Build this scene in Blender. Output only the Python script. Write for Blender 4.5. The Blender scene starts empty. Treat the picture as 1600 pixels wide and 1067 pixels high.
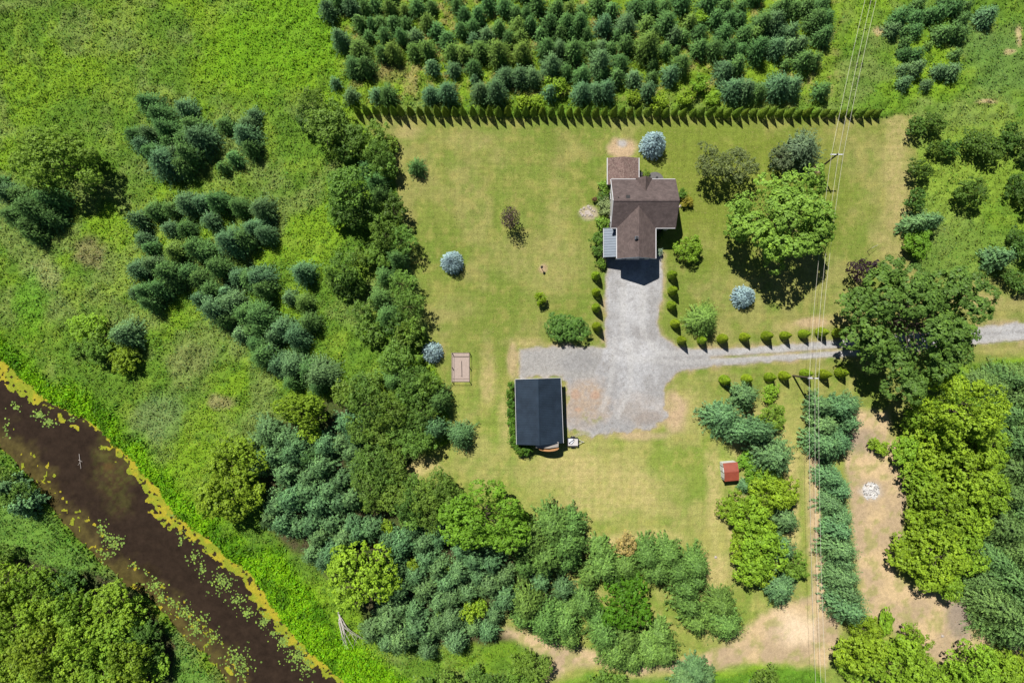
import bpy, math, random
import numpy as np
from mathutils import Vector
rng = np.random.default_rng(7)
random.seed(7)
scene = bpy.context.scene
C = scene.collection
S = 0.11                 # metres per photo pixel on the ground
HC = 1600 * S * 24 / 36  # flying height of the drone
SUN_EL = math.radians(57)
SUN_XY = Vector((-0.49, 0.87)).normalized()

# ------------------------------------------------------------------ camera, sky, sun, exposure
cam = bpy.data.cameras.new('camera'); cam.lens = 24; cam.sensor_width = 36
cam.clip_start = 1; cam.clip_end = 8000
co = bpy.data.objects.new('camera', cam); C.objects.link(co)
co.location = (0, 0, HC); co.rotation_euler = (0, 0, 0)
scene.camera = co
w = bpy.data.worlds.new('World'); scene.world = w; w.use_nodes = True
nt = w.node_tree; bg = nt.nodes['Background']
sky = nt.nodes.new('ShaderNodeTexSky'); sky.sky_type = 'NISHITA'; sky.sun_disc = False
sky.sun_elevation = SUN_EL; sky.sun_rotation = math.atan2(SUN_XY.x, SUN_XY.y)
sky.air_density = 0.65; sky.dust_density = 0.1; sky.ozone_density = 1.5
nt.links.new(sky.outputs[0], bg.inputs[0]); bg.inputs[1].default_value = 0.05
sl = bpy.data.lights.new('sun', 'SUN'); sl.energy = 5.0; sl.angle = math.radians(0.5); sl.color = (1, 0.955, 0.88)
so = bpy.data.objects.new('sun', sl); C.objects.link(so); so.location = (-40, 70, 120)
sd = Vector((SUN_XY.x * math.cos(SUN_EL), SUN_XY.y * math.cos(SUN_EL), math.sin(SUN_EL)))
so.rotation_euler = sd.to_track_quat('Z', 'Y').to_euler()
vs = scene.view_settings; vs.view_transform = 'Standard'; vs.look = 'None'; vs.gamma = 1; vs.exposure = 0.3
vs.use_curve_mapping = False
scene.cycles.max_bounces = 4; scene.cycles.diffuse_bounces = 1
scene.render.resolution_x = 1024; scene.render.resolution_y = 682

# ------------------------------------------------------------------ helpers
def W(px, py, h=0.0):
    k = S * (1 - h / HC)
    return Vector(((px - 800) * k, (533.5 - py) * k, h))

def tag(o, label=None, cat=None, group=None, kind=None):
    if label: o['label'] = label
    if cat: o['category'] = cat
    if group: o['group'] = group
    if kind: o['kind'] = kind
    return o

def link(name, data, parent=None, mat=None):
    o = bpy.data.objects.new(name, data); C.objects.link(o)
    if parent is not None: o.parent = parent
    if mat is not None and data is not None and not data.materials: data.materials.append(mat)
    return o

def empty(name, loc, rz=0, scale=(1, 1, 1)):
    o = bpy.data.objects.new(name, None); C.objects.link(o)
    o.location = loc; o.rotation_euler = (0, 0, rz); o.scale = scale; o.empty_display_size = 0.3
    return o

def np_mesh(name, verts, faces, attrs=None, smooth=False):
    """verts (n,3); faces (m,k) array, all same k; attrs {name:(type,domain,array)}"""
    me = bpy.data.meshes.new(name)
    verts = np.ascontiguousarray(verts, dtype=np.float32); faces = np.ascontiguousarray(faces, dtype=np.int32)
    m, k = faces.shape
    me.vertices.add(len(verts)); me.vertices.foreach_set('co', verts.ravel())
    me.loops.add(m * k); me.loops.foreach_set('vertex_index', faces.ravel())
    me.polygons.add(m)
    me.polygons.foreach_set('loop_start', np.arange(0, m * k, k, dtype=np.int32))
    me.polygons.foreach_set('loop_total', np.full(m, k, dtype=np.int32))
    if smooth: me.polygons.foreach_set('use_smooth', np.ones(m, dtype=bool))
    me.update(calc_edges=True)
    for an, (ty, dom, arr) in (attrs or {}).items():
        a = me.attributes.new(an, ty, dom)
        arr = np.ascontiguousarray(arr, dtype=np.float32)
        a.data.foreach_set('color' if ty == 'FLOAT_COLOR' else 'value', arr.ravel())
    return me

class MB:
    """collects simple closed shapes into one mesh"""
    def __init__(s): s.v = []; s.f = []
    def add(s, vs, fs):
        b = len(s.v); s.v += [tuple(v) for v in vs]; s.f += [tuple(i + b for i in f) for f in fs]; return s
    def box(s, c, d, rz=0):
        x, y, z = [q / 2 for q in d]; ca, sa = math.cos(rz), math.sin(rz); vs = []
        for k in (-z, z):
            for (a, b) in ((-x, -y), (x, -y), (x, y), (-x, y)):
                vs.append((c[0] + a * ca - b * sa, c[1] + a * sa + b * ca, c[2] + k))
        return s.add(vs, [(3, 2, 1, 0), (4, 5, 6, 7), (0, 1, 5, 4), (1, 2, 6, 5), (2, 3, 7, 6), (3, 0, 4, 7)])
    def tube(s, p0, p1, r0, r1=None, n=8):
        r1 = r0 if r1 is None else r1
        p0 = Vector(p0); p1 = Vector(p1); d = (p1 - p0).normalized()
        a = d.orthogonal().normalized(); b = d.cross(a); vs = []
        for (p, r) in ((p0, r0), (p1, r1)):
            for i in range(n):
                t = 2 * math.pi * i / n; vs.append(p + (a * math.cos(t) + b * math.sin(t)) * r)
        fs = [(i, (i + 1) % n, n + (i + 1) % n, n + i) for i in range(n)]
        fs += [tuple(range(n))[::-1], tuple(range(n, 2 * n))]
        return s.add(vs, fs)
    def prism(s, pts, off):
        n = len(pts); off = Vector(off)
        vs = [Vector(p) for p in pts] + [Vector(p) + off for p in pts]
        return s.add(vs, [tuple(range(n))[::-1], tuple(range(n, 2 * n))] + [(i, (i + 1) % n, n + (i + 1) % n, n + i) for i in range(n)])
    def mesh(s, name):
        me = bpy.data.meshes.new(name); me.from_pydata(s.v, [], s.f); me.update()
        import bmesh
        bm = bmesh.new(); bm.from_mesh(me); bmesh.ops.recalc_face_normals(bm, faces=bm.faces); bm.to_mesh(me); bm.free()
        return me
    def build(s, name, mat, parent=None):
        return link(name, s.mesh(name), parent, mat)

def _hash(ix, iy, seed):
    n = (ix.astype(np.int64) * 374761393 + iy.astype(np.int64) * 668265263 + seed * 974634777) & 0x7fffffff
    n = ((n ^ (n >> 13)) * 1274126177) & 0x7fffffff
    n = (n ^ (n >> 16)) & 0xffff
    return n / 65535.0
def vnoise(x, y, seed=0):
    ix = np.floor(x); iy = np.floor(y); fx = x - ix; fy = y - iy
    fx = fx * fx * (3 - 2 * fx); fy = fy * fy * (3 - 2 * fy)
    a = _hash(ix, iy, seed); b = _hash(ix + 1, iy, seed); c = _hash(ix, iy + 1, seed); d = _hash(ix + 1, iy + 1, seed)
    return (a * (1 - fx) + b * fx) * (1 - fy) + (c * (1 - fx) + d * fx) * fy
def fbm(x, y, scale, seed=0, oct=4):
    t = np.zeros(np.shape(x)); amp = 0.5; s = 1.0 / scale
    for i in range(oct):
        t = t + amp * vnoise(x * s + 17.3 * i, y * s + 5.1 * i, seed + i * 13); amp *= 0.5; s *= 2.03
    return t / (1 - 0.5 ** oct)
def sstep(a, b, x):
    t = np.clip((x - a) / (b - a), 0, 1); return t * t * (3 - 2 * t)
def seg_dist(x, y, pts, closed=False):
    d = np.full(np.shape(x), 1e9); n = len(pts)
    for i in range(n if closed else n - 1):
        (ax, ay), (bx, by) = pts[i], pts[(i + 1) % n]
        dx, dy = bx - ax, by - ay; L = dx * dx + dy * dy + 1e-9
        t = np.clip(((x - ax) * dx + (y - ay) * dy) / L, 0, 1)
        d = np.minimum(d, np.hypot(x - ax - t * dx, y - ay - t * dy))
    return d
def sdf(x, y, poly):
    """positive inside, in photo pixels"""
    ins = np.zeros(np.shape(x), bool); n = len(poly)
    for i in range(n):
        (ax, ay), (bx, by) = poly[i], poly[(i + 1) % n]
        if ay == by: continue
        c = ((ay > y) != (by > y)) & (x < (bx - ax) * (y - ay) / (by - ay) + ax)
        ins ^= c
    d = seg_dist(x, y, poly, True)
    return np.where(ins, d, -d)

ONES = ['', 'first', 'second', 'third', 'fourth', 'fifth', 'sixth', 'seventh', 'eighth', 'ninth', 'tenth', 'eleventh', 'twelfth', 'thirteenth',
        'fourteenth', 'fifteenth', 'sixteenth', 'seventeenth', 'eighteenth', 'nineteenth']
TENS = ['', '', 'twent', 'thirt', 'fort', 'fift', 'sixt', 'sevent', 'eight', 'ninet']
def ordinal(n):
    if n < 20: return ONES[n]
    return TENS[n // 10] + ('ieth' if n % 10 == 0 else 'y-' + ONES[n % 10])

# ------------------------------------------------------------------ materials
def new_mat(name):
    m = bpy.data.materials.new(name); m.use_nodes = True
    nt = m.node_tree; nt.nodes.clear()
    out = nt.nodes.new('ShaderNodeOutputMaterial')
    return m, nt, out
def N(nt, ty, **kw):
    n = nt.nodes.new(ty)
    for k, v in kw.items():
        if k.startswith('i_'):
            key = k[2:]; n.inputs[int(key) if key.isdigit() else key.replace('_', ' ')].default_value = v
        else: setattr(n, k, v)
    return n
def ramp(nt, src, p0, c0, p1, c1):
    r = N(nt, 'ShaderNodeMapRange'); r.inputs[1].default_value = p0; r.inputs[2].default_value = p1
    r.inputs[3].default_value = c0; r.inputs[4].default_value = c1
    nt.links.new(src, r.inputs[0]); return r.outputs[0]
def mulc(nt, col, fac):
    m = N(nt, 'ShaderNodeVectorMath', operation='SCALE'); nt.links.new(col, m.inputs[0]); nt.links.new(fac, m.inputs['Scale']); return m.outputs[0]
def noise(nt, scale, detail=3, rough=0.6, vec=None, dim='3D'):
    n = N(nt, 'ShaderNodeTexNoise'); n.inputs['Scale'].default_value = scale; n.inputs['Detail'].default_value = detail
    n.inputs['Roughness'].default_value = rough
    if vec is not None: nt.links.new(vec, n.inputs['Vector'])
    return n.outputs[0]

def leaf_material(name, trans=0.28, rough=0.55, spec=0.25, yellow=(1.22, 1.10, 0.75)):
    """leaf colour from the tree's own colour, varied leaf by leaf"""
    m, nt, out = new_mat(name); L = nt.links.new
    oi = N(nt, 'ShaderNodeObjectInfo'); at = N(nt, 'ShaderNodeAttribute', attribute_name='tint')
    v = ramp(nt, at.outputs['Fac'], 0, 0.62, 1, 1.38)
    c = mulc(nt, oi.outputs['Color'], v)
    mx = N(nt, 'ShaderNodeMix', data_type='RGBA', blend_type='MULTIPLY')
    mx.inputs[7].default_value = (*yellow, 1); L(c, mx.inputs[6])
    L(ramp(nt, at.outputs['Fac'], 0.55, 0, 1, 0.8), mx.inputs[0])
    p = N(nt, 'ShaderNodeBsdfPrincipled'); p.inputs['Roughness'].default_value = rough
    p.inputs['Specular IOR Level'].default_value = spec
    L(mx.outputs[2], p.inputs['Base Color'])
    t = N(nt, 'ShaderNodeBsdfTranslucent'); L(mulc(nt, mx.outputs[2], ramp(nt, at.outputs['Fac'], 0, 1.1, 1, 1.2)), t.inputs[0])
    ms = N(nt, 'ShaderNodeMixShader'); ms.inputs[0].default_value = trans
    L(p.outputs[0], ms.inputs[1]); L(t.outputs[0], ms.inputs[2]); L(ms.outputs[0], out.inputs[0])
    return m

def simple_mat(name, col, rough=0.7, var=0.18, scale=6.0, metal=0.0, spec=0.4, bump=0.0):
    m, nt, out = new_mat(name); L = nt.links.new
    tc = N(nt, 'ShaderNodeTexCoord')
    n = noise(nt, scale, 4, 0.6, tc.outputs['Object'])
    rgb = N(nt, 'ShaderNodeRGB'); rgb.outputs[0].default_value = (*col, 1)
    c = mulc(nt, rgb.outputs[0], ramp(nt, n, 0.25, 1 - var, 0.75, 1 + var))
    p = N(nt, 'ShaderNodeBsdfPrincipled'); L(c, p.inputs['Base Color'])
    p.inputs['Roughness'].default_value = rough; p.inputs['Metallic'].default_value = metal; p.inputs['Specular IOR Level'].default_value = spec
    if bump:
        b = N(nt, 'ShaderNodeBump'); b.inputs['Strength'].default_value = bump; b.inputs['Distance'].default_value = 0.05
        L(n, b.inputs['Height']); L(b.outputs[0], p.inputs['Normal'])
    L(p.outputs[0], out.inputs[0]); return m

def terrain_mat(name, fine=(0.72, 1.28), s1=9.0, s2=2.2, bump=0.6, streak=False, speck=None, rough=0.95):
    """base colour is the surface's own colour (vertex attribute), grain from noise"""
    m, nt, out = new_mat(name); L = nt.links.new
    at = N(nt, 'ShaderNodeAttribute', attribute_name='surface_colour')
    tc = N(nt, 'ShaderNodeTexCoord'); ob = tc.outputs['Object']
    n1 = noise(nt, s1, 3, 0.65, ob); n2 = noise(nt, s2, 4, 0.6, ob)
    c = mulc(nt, at.outputs['Color'], ramp(nt, n1, 0.3, fine[0], 0.7, fine[1]))
    c = mulc(nt, c, ramp(nt, n2, 0.3, 0.86, 0.7, 1.14))
    if streak:
        for sc in ((0.12, 2.2, 1), (1.8, 0.10, 1)):
            mp = N(nt, 'ShaderNodeMapping'); mp.inputs['Scale'].default_value = sc; L(ob, mp.inputs[0])
            n3 = noise(nt, 0.75, 3, 0.5, mp.outputs[0]); c = mulc(nt, c, ramp(nt, n3, 0.3, 0.92, 0.7, 1.08))
    if speck:
        n4 = noise(nt, speck[0], 1, 0.5, ob)
        mx = N(nt, 'ShaderNodeMix', data_type='RGBA'); mx.inputs[7].default_value = (*speck[1], 1)
        L(c, mx.inputs[6]); L(ramp(nt, n4, speck[2], 0, speck[2] + 0.06, speck[3]), mx.inputs[0]); c = mx.outputs[2]
    p = N(nt, 'ShaderNodeBsdfPrincipled'); L(c, p.inputs['Base Color']); p.inputs['Roughness'].default_value = rough
    p.inputs['Specular IOR Level'].default_value = 0.15
    b = N(nt, 'ShaderNodeBump'); b.inputs['Strength'].default_value = bump; b.inputs['Distance'].default_value = 0.12
    L(n1, b.inputs['Height']); L(b.outputs[0], p.inputs['Normal'])
    L(p.outputs[0], out.inputs[0]); return m

M_GROUND = terrain_mat('meadow_soil', (0.6, 1.4), 7.0, 1.4, 1.0)
M_LAWN = terrain_mat('mown_grass', (0.66, 1.34), 6.5, 1.1, 0.35, streak=True, speck=(2.6, (0.30, 0.26, 0.10), 0.64, 0.4))
M_DIRT = terrain_mat('bare_earth', (0.8, 1.2), 8.0, 1.5, 0.5)
M_GRAVEL = terrain_mat('gravel', (0.78, 1.22), 7.0, 1.6, 0.5, speck=(3.4, (0.18, 0.155, 0.13), 0.64, 0.4))
M_ALGAE = terrain_mat('pond_scum', (0.65, 1.35), 8.0, 2.5, 0.4)
M_LEAF = leaf_material('broad_leaves', 0.27)
M_NEEDLE = leaf_material('needles', 0.0, 0.6, 0.2, (1.2, 1.15, 0.95))
M_BARK = simple_mat('bark', (0.10, 0.075, 0.055), 0.95, 0.4, 9, bump=0.6)
M_PALEBARK = simple_mat('bleached_wood', (0.44, 0.40, 0.37), 0.9, 0.2, 6)
M_WEED = None

# ------------------------------------------------------------------ terrain fields (all in photo pixel coordinates)
RBANK = [(-200, 470), (-60, 530), (0, 560), (25, 583), (58, 613), (88, 631), (126, 649), (157, 667), (174, 694), (202, 712), (220, 740), (245, 758),
         (268, 800), (288, 812), (319, 837), (354, 868), (395, 900), (425, 946), (453, 984), (483, 1017), (514, 1042), (540, 1067), (600, 1130), (680, 1260)]
LBANK = [(470, 1260), (400, 1130), (349, 1067), (316, 1025), (286, 1004), (255, 964), (228, 941), (192, 918), (162, 890), (114, 845), (86, 812), (58, 773), (38, 745), (0, 707), (-60, 660), (-200, 580)]
RIVER = RBANK + LBANK
LAWN = [(548, 176), (700, 182), (1000, 183), (1380, 183), (1432, 178), (1432, 300), (1412, 392), (1440, 425), (1480, 440), (1600, 428), (1780, 420), (1780, 575), (1600, 560), (1500, 565), (1420, 640),
        (1420, 780), (1410, 880), (1460, 930), (1520, 930), (1570, 970), (1780, 1000), (1780, 1090), (1480, 1080), (1300, 1070), (1270, 1040), (1190, 1034), (1120, 1050), (1000, 1058), (920, 1050), (860, 1075), (840, 1230), (770, 1230),
        (860, 1020), (780, 985), (790, 960), (900, 950), (800, 860), (690, 780), (620, 740), (700, 690), (700, 620), (672, 560), (662, 480), (640, 400), (622, 300), (615, 240)]
DRIVE = [(948, 398), (1034, 398), (1037, 440), (1031, 480), (1026, 505), (1032, 525), (1060, 543), (1130, 545), (1200, 541), (1310, 531), (1400, 522), (1500, 514), (1534, 510), (1600, 503), (1790, 480),
         (1790, 510), (1600, 531), (1531, 537), (1400, 550), (1310, 558), (1200, 566), (1104, 574), (1066, 579), (1050, 591), (1041, 606), (1038, 624), (1039, 655), (1020, 670), (990, 672), (930, 678),
         (900, 676), (886, 665), (884, 600), (878, 588), (815, 590), (811, 545), (880, 541), (945, 541)]
DRIVE_MID = [(1110, 557), (1200, 551), (1310, 543), (1420, 533), (1420, 538), (1310, 549), (1200, 557), (1110, 561)]
PAD = [(811, 543), (944, 540), (940, 560), (925, 590), (815, 590)]
DIRT1 = [(1300, 660), (1330, 640), (1390, 640), (1405, 720), (1420, 800), (1400, 900), (1480, 930), (1540, 950), (1600, 1000), (1600, 1030), (1560, 1000), (1480, 1050), (1400, 990), (1350, 960), (1335, 900), (1330, 800), (1320, 730)]
DIRT2 = [(1262, 700), (1282, 700), (1285, 850), (1300, 930), (1320, 1000), (1290, 1040), (1180, 1035), (1120, 1045), (1000, 1055), (900, 1040), (860, 1070), (800, 1230), (770, 1230), (860, 1030), (780, 990), (790, 975), (920, 1010), (1000, 1040), (1090, 1022), (1150, 990), (1200, 950), (1265, 930)]

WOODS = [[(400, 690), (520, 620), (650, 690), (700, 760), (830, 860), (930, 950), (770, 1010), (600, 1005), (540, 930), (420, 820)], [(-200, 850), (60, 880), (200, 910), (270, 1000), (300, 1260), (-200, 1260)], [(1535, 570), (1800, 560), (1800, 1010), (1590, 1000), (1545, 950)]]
def fields(x, y):
    """masks 0..1 and surface colour"""
    F = {}
    wob = (fbm(x, y, 26, 3) - 0.5) * 14 + (fbm(x, y, 7, 5) - 0.5) * 7
    F['river'] = sdf(x, y, RIVER) + (fbm(x, y, 14, 9) - 0.5) * 10
    F['lawn'] = sdf(x, y, LAWN) + wob * 0.7
    mid = sdf(x, y, DRIVE_MID)
    F['mid'] = mid
    ragged = (fbm(x, y, 12, 21, 6) - 0.5) * 18 * (0.45 + 0.75 * sstep(560, 640, y))
    F['drive'] = np.minimum(sdf(x, y, DRIVE) + ragged, -(mid + ragged * 0.35) + 1.0)
    F['pad'] = sdf(x, y, PAD)
    F['dirt'] = np.maximum(sdf(x, y, DIRT1), sdf(x, y, DIRT2)) + wob
    n_big = fbm(x, y, 120, 31); n_med = fbm(x, y, 38, 37); n_sm = fbm(x, y, 12, 41); n_t = fbm(x, y, 5, 43)
    sh = np.shape(x)
    def const(c): return np.broadcast_to(np.array(c, float), sh + (3,)).copy()
    def mix(a, b, t): return a + (b - a) * np.clip(t, 0, 1)[..., None]
    # ---- meadow
    col = const((0.105, 0.205, 0.022))
    col = mix(col, const((0.155, 0.275, 0.018)), sstep(0.48, 0.68, n_big))
    col = mix(col, const((0.160, 0.225, 0.062)), sstep(0.46, 0.66, fbm(x, y, 60, 51)) * 0.8)
    col = mix(col, const((0.19, 0.29, 0.035)), sstep(0.55, 0.75, n_med) * 0.6)
    col = mix(col, const((0.078, 0.165, 0.020)), sstep(0.52, 0.7, fbm(x, y, 22, 57)) * 0.55)
    def blob(cx, cy, rx, ry, soft=0.5):
        d = np.hypot((x - cx) / rx, (y - cy) / ry) + (n_med - 0.5) * 0.8 + (n_sm - 0.5) * 0.5
        return 1 - sstep(1 - soft, 1 + soft * 0.4, d)
    col = mix(col, const((0.135, 0.29, 0.012)), blob(430, 60, 110, 90) * 0.8)
    col = mix(col, const((0.24, 0.29, 0.11)), blob(70, 430, 34, 26) * 0.8)
    col = mix(col, const((0.19, 0.17, 0.09)), blob(142, 392, 30, 26) * 0.75)
    col = mix(col, const((0.24, 0.20, 0.12)), blob(345, 628, 26, 14) * 0.7)
    col = mix(col, const((0.18, 0.20, 0.08)), blob(300, 560, 40, 30) * 0.5)
    col = mix(col, const((0.14, 0.22, 0.085)), blob(250, 650, 50, 45) * 0.6)
    col = mix(col, const((0.09, 0.25, 0.010)), blob(50, 480, 30, 60) * 0.7)
    # plantation floor, yellower
    pl = sstep(-10, 40, sdf(x, y, [(490, -200), (1320, -200), (1320, 170), (540, 170)]))
    col = mix(col, mix(const((0.16, 0.26, 0.022)), const((0.30, 0.26, 0.10)), sstep(0.5, 0.72, n_sm)), pl * 0.75)
    col = mix(col, const((0.19, 0.17, 0.075)), blob(590, 110, 50, 20) * 0.6)
    # right-hand field
    col = mix(col, const((0.100, 0.19, 0.045)), blob(1560, 95, 70, 70) * 0.8)
    col = mix(col, const((0.13, 0.22, 0.035)), blob(1530, 390, 60, 50) * 0.8)
    col = mix(col, const((0.38, 0.32, 0.18)), blob(1370, 50, 10, 8) + blob(1577, 82, 10, 5) + blob(1540, 160, 22, 4) + blob(1590, 60, 6, 20))
    # marsh grass by the river
    db = seg_dist(x, y, RBANK)
    marsh = (1 - sstep(18, 46, db + (n_med - 0.5) * 30)) * (F['river'] < 6)
    marsh = np.maximum(marsh, sstep(-8, 14, sdf(x, y, [(395, 850), (440, 850), (470, 890), (520, 960), (560, 1000), (640, 1060), (660, 1200), (560, 1120), (440, 960)]) + (n_med - 0.5) * 20))
    col = mix(col, mix(const((0.150, 0.335, 0.006)), const((0.075, 0.195, 0.006)), sstep(0.5, 0.7, fbm(x, y, 26, 61))), marsh)
    leftbank = sstep(0, 10, sdf(x, y, [(349, 1067), (255, 964), (162, 890), (58, 773), (0, 707), (-200, 580), (-200, 1260), (420, 1260)]))
    col = mix(col, mix(const((0.10, 0.23, 0.025)), const((0.12, 0.21, 0.06)), n_med), leftbank * 0.8)
    col = mix(col, const((0.10, 0.22, 0.02)), sstep(0, 10, sdf(x, y, [(1130, 1050), (1230, 1034), (1290, 1045), (1300, 1200), (900, 1200), (980, 1062)])))
    col = mix(col, const((0.185, 0.285, 0.035)), blob(1500, 265, 110, 80) * .8)
    col = col * np.array((1.05, 1.03, 0.92))
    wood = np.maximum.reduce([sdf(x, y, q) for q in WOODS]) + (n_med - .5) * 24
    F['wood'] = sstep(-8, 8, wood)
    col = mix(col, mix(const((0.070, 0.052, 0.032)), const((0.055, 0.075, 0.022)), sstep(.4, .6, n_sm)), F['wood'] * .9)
    # ---- lawn
    lawn = const((0.200, 0.230, 0.052))
    lawn = mix(lawn, const((0.150, 0.205, 0.034)), sstep(0.44, 0.62, fbm(x, y, 95, 71)) * 0.65)
    lawn = mix(lawn, const((0.285, 0.262, 0.095)), sstep(0.47, 0.66, fbm(x, y, 62, 73)) * 0.75)
    lawn = mix(lawn, const((0.33, 0.29, 0.095)), sstep(0.52, 0.7, n_sm) * 0.45)
    lawn = mix(lawn, const((0.135, 0.205, 0.032)), sstep(0.52, 0.7, fbm(x, y, 16, 77)) * 0.45)
    lawn = mix(lawn, const((0.165, 0.205, 0.030)), blob(1150, 300, 190, 140) * 0.75)
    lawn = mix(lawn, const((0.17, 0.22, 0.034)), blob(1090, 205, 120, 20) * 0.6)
    for (cx, cy, rx, ry, k) in ((1402, 270, 26, 110, .85), (1385, 380, 30, 40, .6), (762, 585, 14, 60, .9), (790, 655, 14, 50, .6), (690, 550, 8, 16, .6), (640, 205, 40, 12, .6), (650, 730, 34, 18, 1.1),
                             (820, 535, 40, 10, .8), (940, 760, 120, 55, .7), (900, 720, 70, 30, .5), (1080, 640, 40, 60, .5), (1115, 760, 14, 90, .8), (955, 850, 60, 18, .9), (1020, 845, 60, 22, .7), (1530, 470, 70, 16, .8),
                             (1560, 545, 80, 10, .5), (860, 410, 60, 60, .35), (720, 480, 40, 30, .3), (1240, 510, 30, 10, .9), (1300, 500, 40, 10, .9), (1128, 590, 40, 10, .4), (1265, 760, 12, 90, .7), (1240, 800, 14, 100, .8),
                             (1150, 830, 14, 60, .8), (1120, 890, 30, 40, .9), (730, 220, 60, 20, .4), (800, 400, 40, 40, .3), (1200, 690, 80, 90, .5)):
        lawn = mix(lawn, const((0.40, 0.320, 0.150)), blob(cx, cy, rx, ry, 0.7) * k * (0.12 + 1.05 * n_t) * 1.25)
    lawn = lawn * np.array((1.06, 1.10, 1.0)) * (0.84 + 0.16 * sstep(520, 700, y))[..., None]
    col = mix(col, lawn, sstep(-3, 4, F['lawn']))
    # ---- bare earth
    dirt = mix(const((0.50, 0.375, 0.215)), const((0.39, 0.295, 0.185)), sstep(0.4, 0.65, n_med))
    dirt = mix(dirt, const((0.26, 0.27, 0.08)), sstep(0.52, 0.7, n_sm) * 0.6)
    dirt = mix(dirt, const((0.66, 0.52, 0.36)), blob(1243, 985, 42, 28, 0.8) * 0.9)
    dirt = mix(dirt, const((0.23, 0.19, 0.16)), blob(1500, 965, 26, 40) * 0.8)
    dirt = mix(dirt, const((0.22, 0.18, 0.15)), blob(1345, 690, 34, 22) * 0.5)
    dirt = mix(dirt, const((0.52, 0.50, 0.48)), blob(1360, 767, 19, 15, 0.8) * 0.8)
    dmask = sstep(-5, 9, F['dirt'])
    col = mix(col, dirt, dmask)
    tan = blob(1054, 642, 22, 40, 0.4) * (0.45 + 0.9 * n_sm) + blob(1000, 680, 60, 9, .6) * .7 + blob(800, 560, 9, 30, .5) * .7 + blob(972, 232, 25, 18, 0.4) + blob(1268, 505, 30, 9) * .8
    F['blob'] = blob
    col = mix(col, const((0.42, 0.31, 0.19)), tan * 1.0)
    col = mix(col, const((0.36, 0.34, 0.32)), blob(972, 224, 9, 8, 0.5))
    col = mix(col, const((0.40, 0.33, 0.25)), blob(920, 333, 14, 11, 0.4) * 0.8)
    col = mix(col, const((0.42, 0.28, 0.20)), blob(1278, 264, 6, 6) + blob(848, 420, 8, 8) * .7 + blob(905, 520, 6, 8) * .4)
    # worn fringe beside the gravel
    fr = (1 - sstep(0, 11, -F['drive'] + (n_med - 0.5) * 12)) * (F['drive'] < 2)
    col = mix(col, const((0.40, 0.29, 0.185)), fr * (0.15 + 0.9 * n_t) * sstep(0.38, 0.62, fbm(x, y, 20, 111) + 0.03))
    # ---- gravel
    g = mix(const((0.40, 0.40, 0.41)), const((0.33, 0.325, 0.325)), sstep(0.45, 0.62, n_med))
    g = mix(g, const((0.50, 0.50, 0.51)), blob(985, 545, 70, 22) * .7 + blob(990, 470, 26, 60) * .5)
    g = mix(g, const((0.24, 0.215, 0.20)), blob(1012, 655, 26, 13) * 0.7)
    g = mix(g, const((0.29, 0.28, 0.275)), sstep(.5, .62, n_sm) * .4)
    g = mix(g, const((0.40, 0.315, 0.24)), (blob(915, 630, 44, 46) * .9 + blob(1000, 640, 50, 30) * .3) * (0.4 + n_t))
    g = mix(g, const((0.45, 0.28, 0.19)), blob(900, 617, 8, 9) * .5 + blob(930, 618, 9, 8) * .6 + blob(903, 640, 8, 5) * .6)
    g = mix(g, const((0.27, 0.28, 0.09)), blob(925, 650, 22, 14) * sstep(0.45, 0.6, n_sm) * 0.8 + blob(905, 680, 20, 8) * .7)
    g = mix(g, const((0.335, 0.325, 0.31)), sstep(-3, 3, F['pad']) * 0.8)
    g = mix(g, const((0.26, 0.26, 0.265)), sstep(-3, 3, F['pad']) * blob(910, 565, 30, 20) * .5)
    g = mix(g, const((0.42, 0.36, 0.29)), (1 - sstep(0, 6, F['drive'])) * 0.5)
    for tr in ([(975, 420), (972, 520), (985, 560), (1060, 566), (1310, 553), (1600, 524)], [(1005, 420), (1003, 520), (1030, 552), (1090, 552), (1310, 538), (1600, 510)], [(960, 530), (955, 600), (940, 640)], [(985, 540), (985, 610), (965, 650)]):
        g = mix(g, const((0.47, 0.465, 0.46)), (1 - sstep(2, 7, seg_dist(x, y, tr) + (n_sm - .5) * 6)) * .45)
    g = g * .88
    col = mix(col, g, sstep(-2, 2, F['drive']))
    F['col'] = col
    F['lump'] = n_sm; F['marsh'] = marsh
    F['meadow'] = (1 - sstep(-6, 2, F['lawn'])) * (1 - sstep(-4, 2, F['dirt'])) * (F['river'] < -1) * (1 - .8 * F['wood'])
    return F

def height(F, x, y):
    z = -2.2 * sstep(-5, 14, F['river'])
    lump = F['meadow'] * (0.15 + sstep(0.35, 0.75, fbm(x, y, 10, 83)) * 0.4 + sstep(0.5, 0.75, fbm(x, y, 30, 87)) * 0.35)
    return z + np.where(F['river'] > -5, 0, lump)

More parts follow.
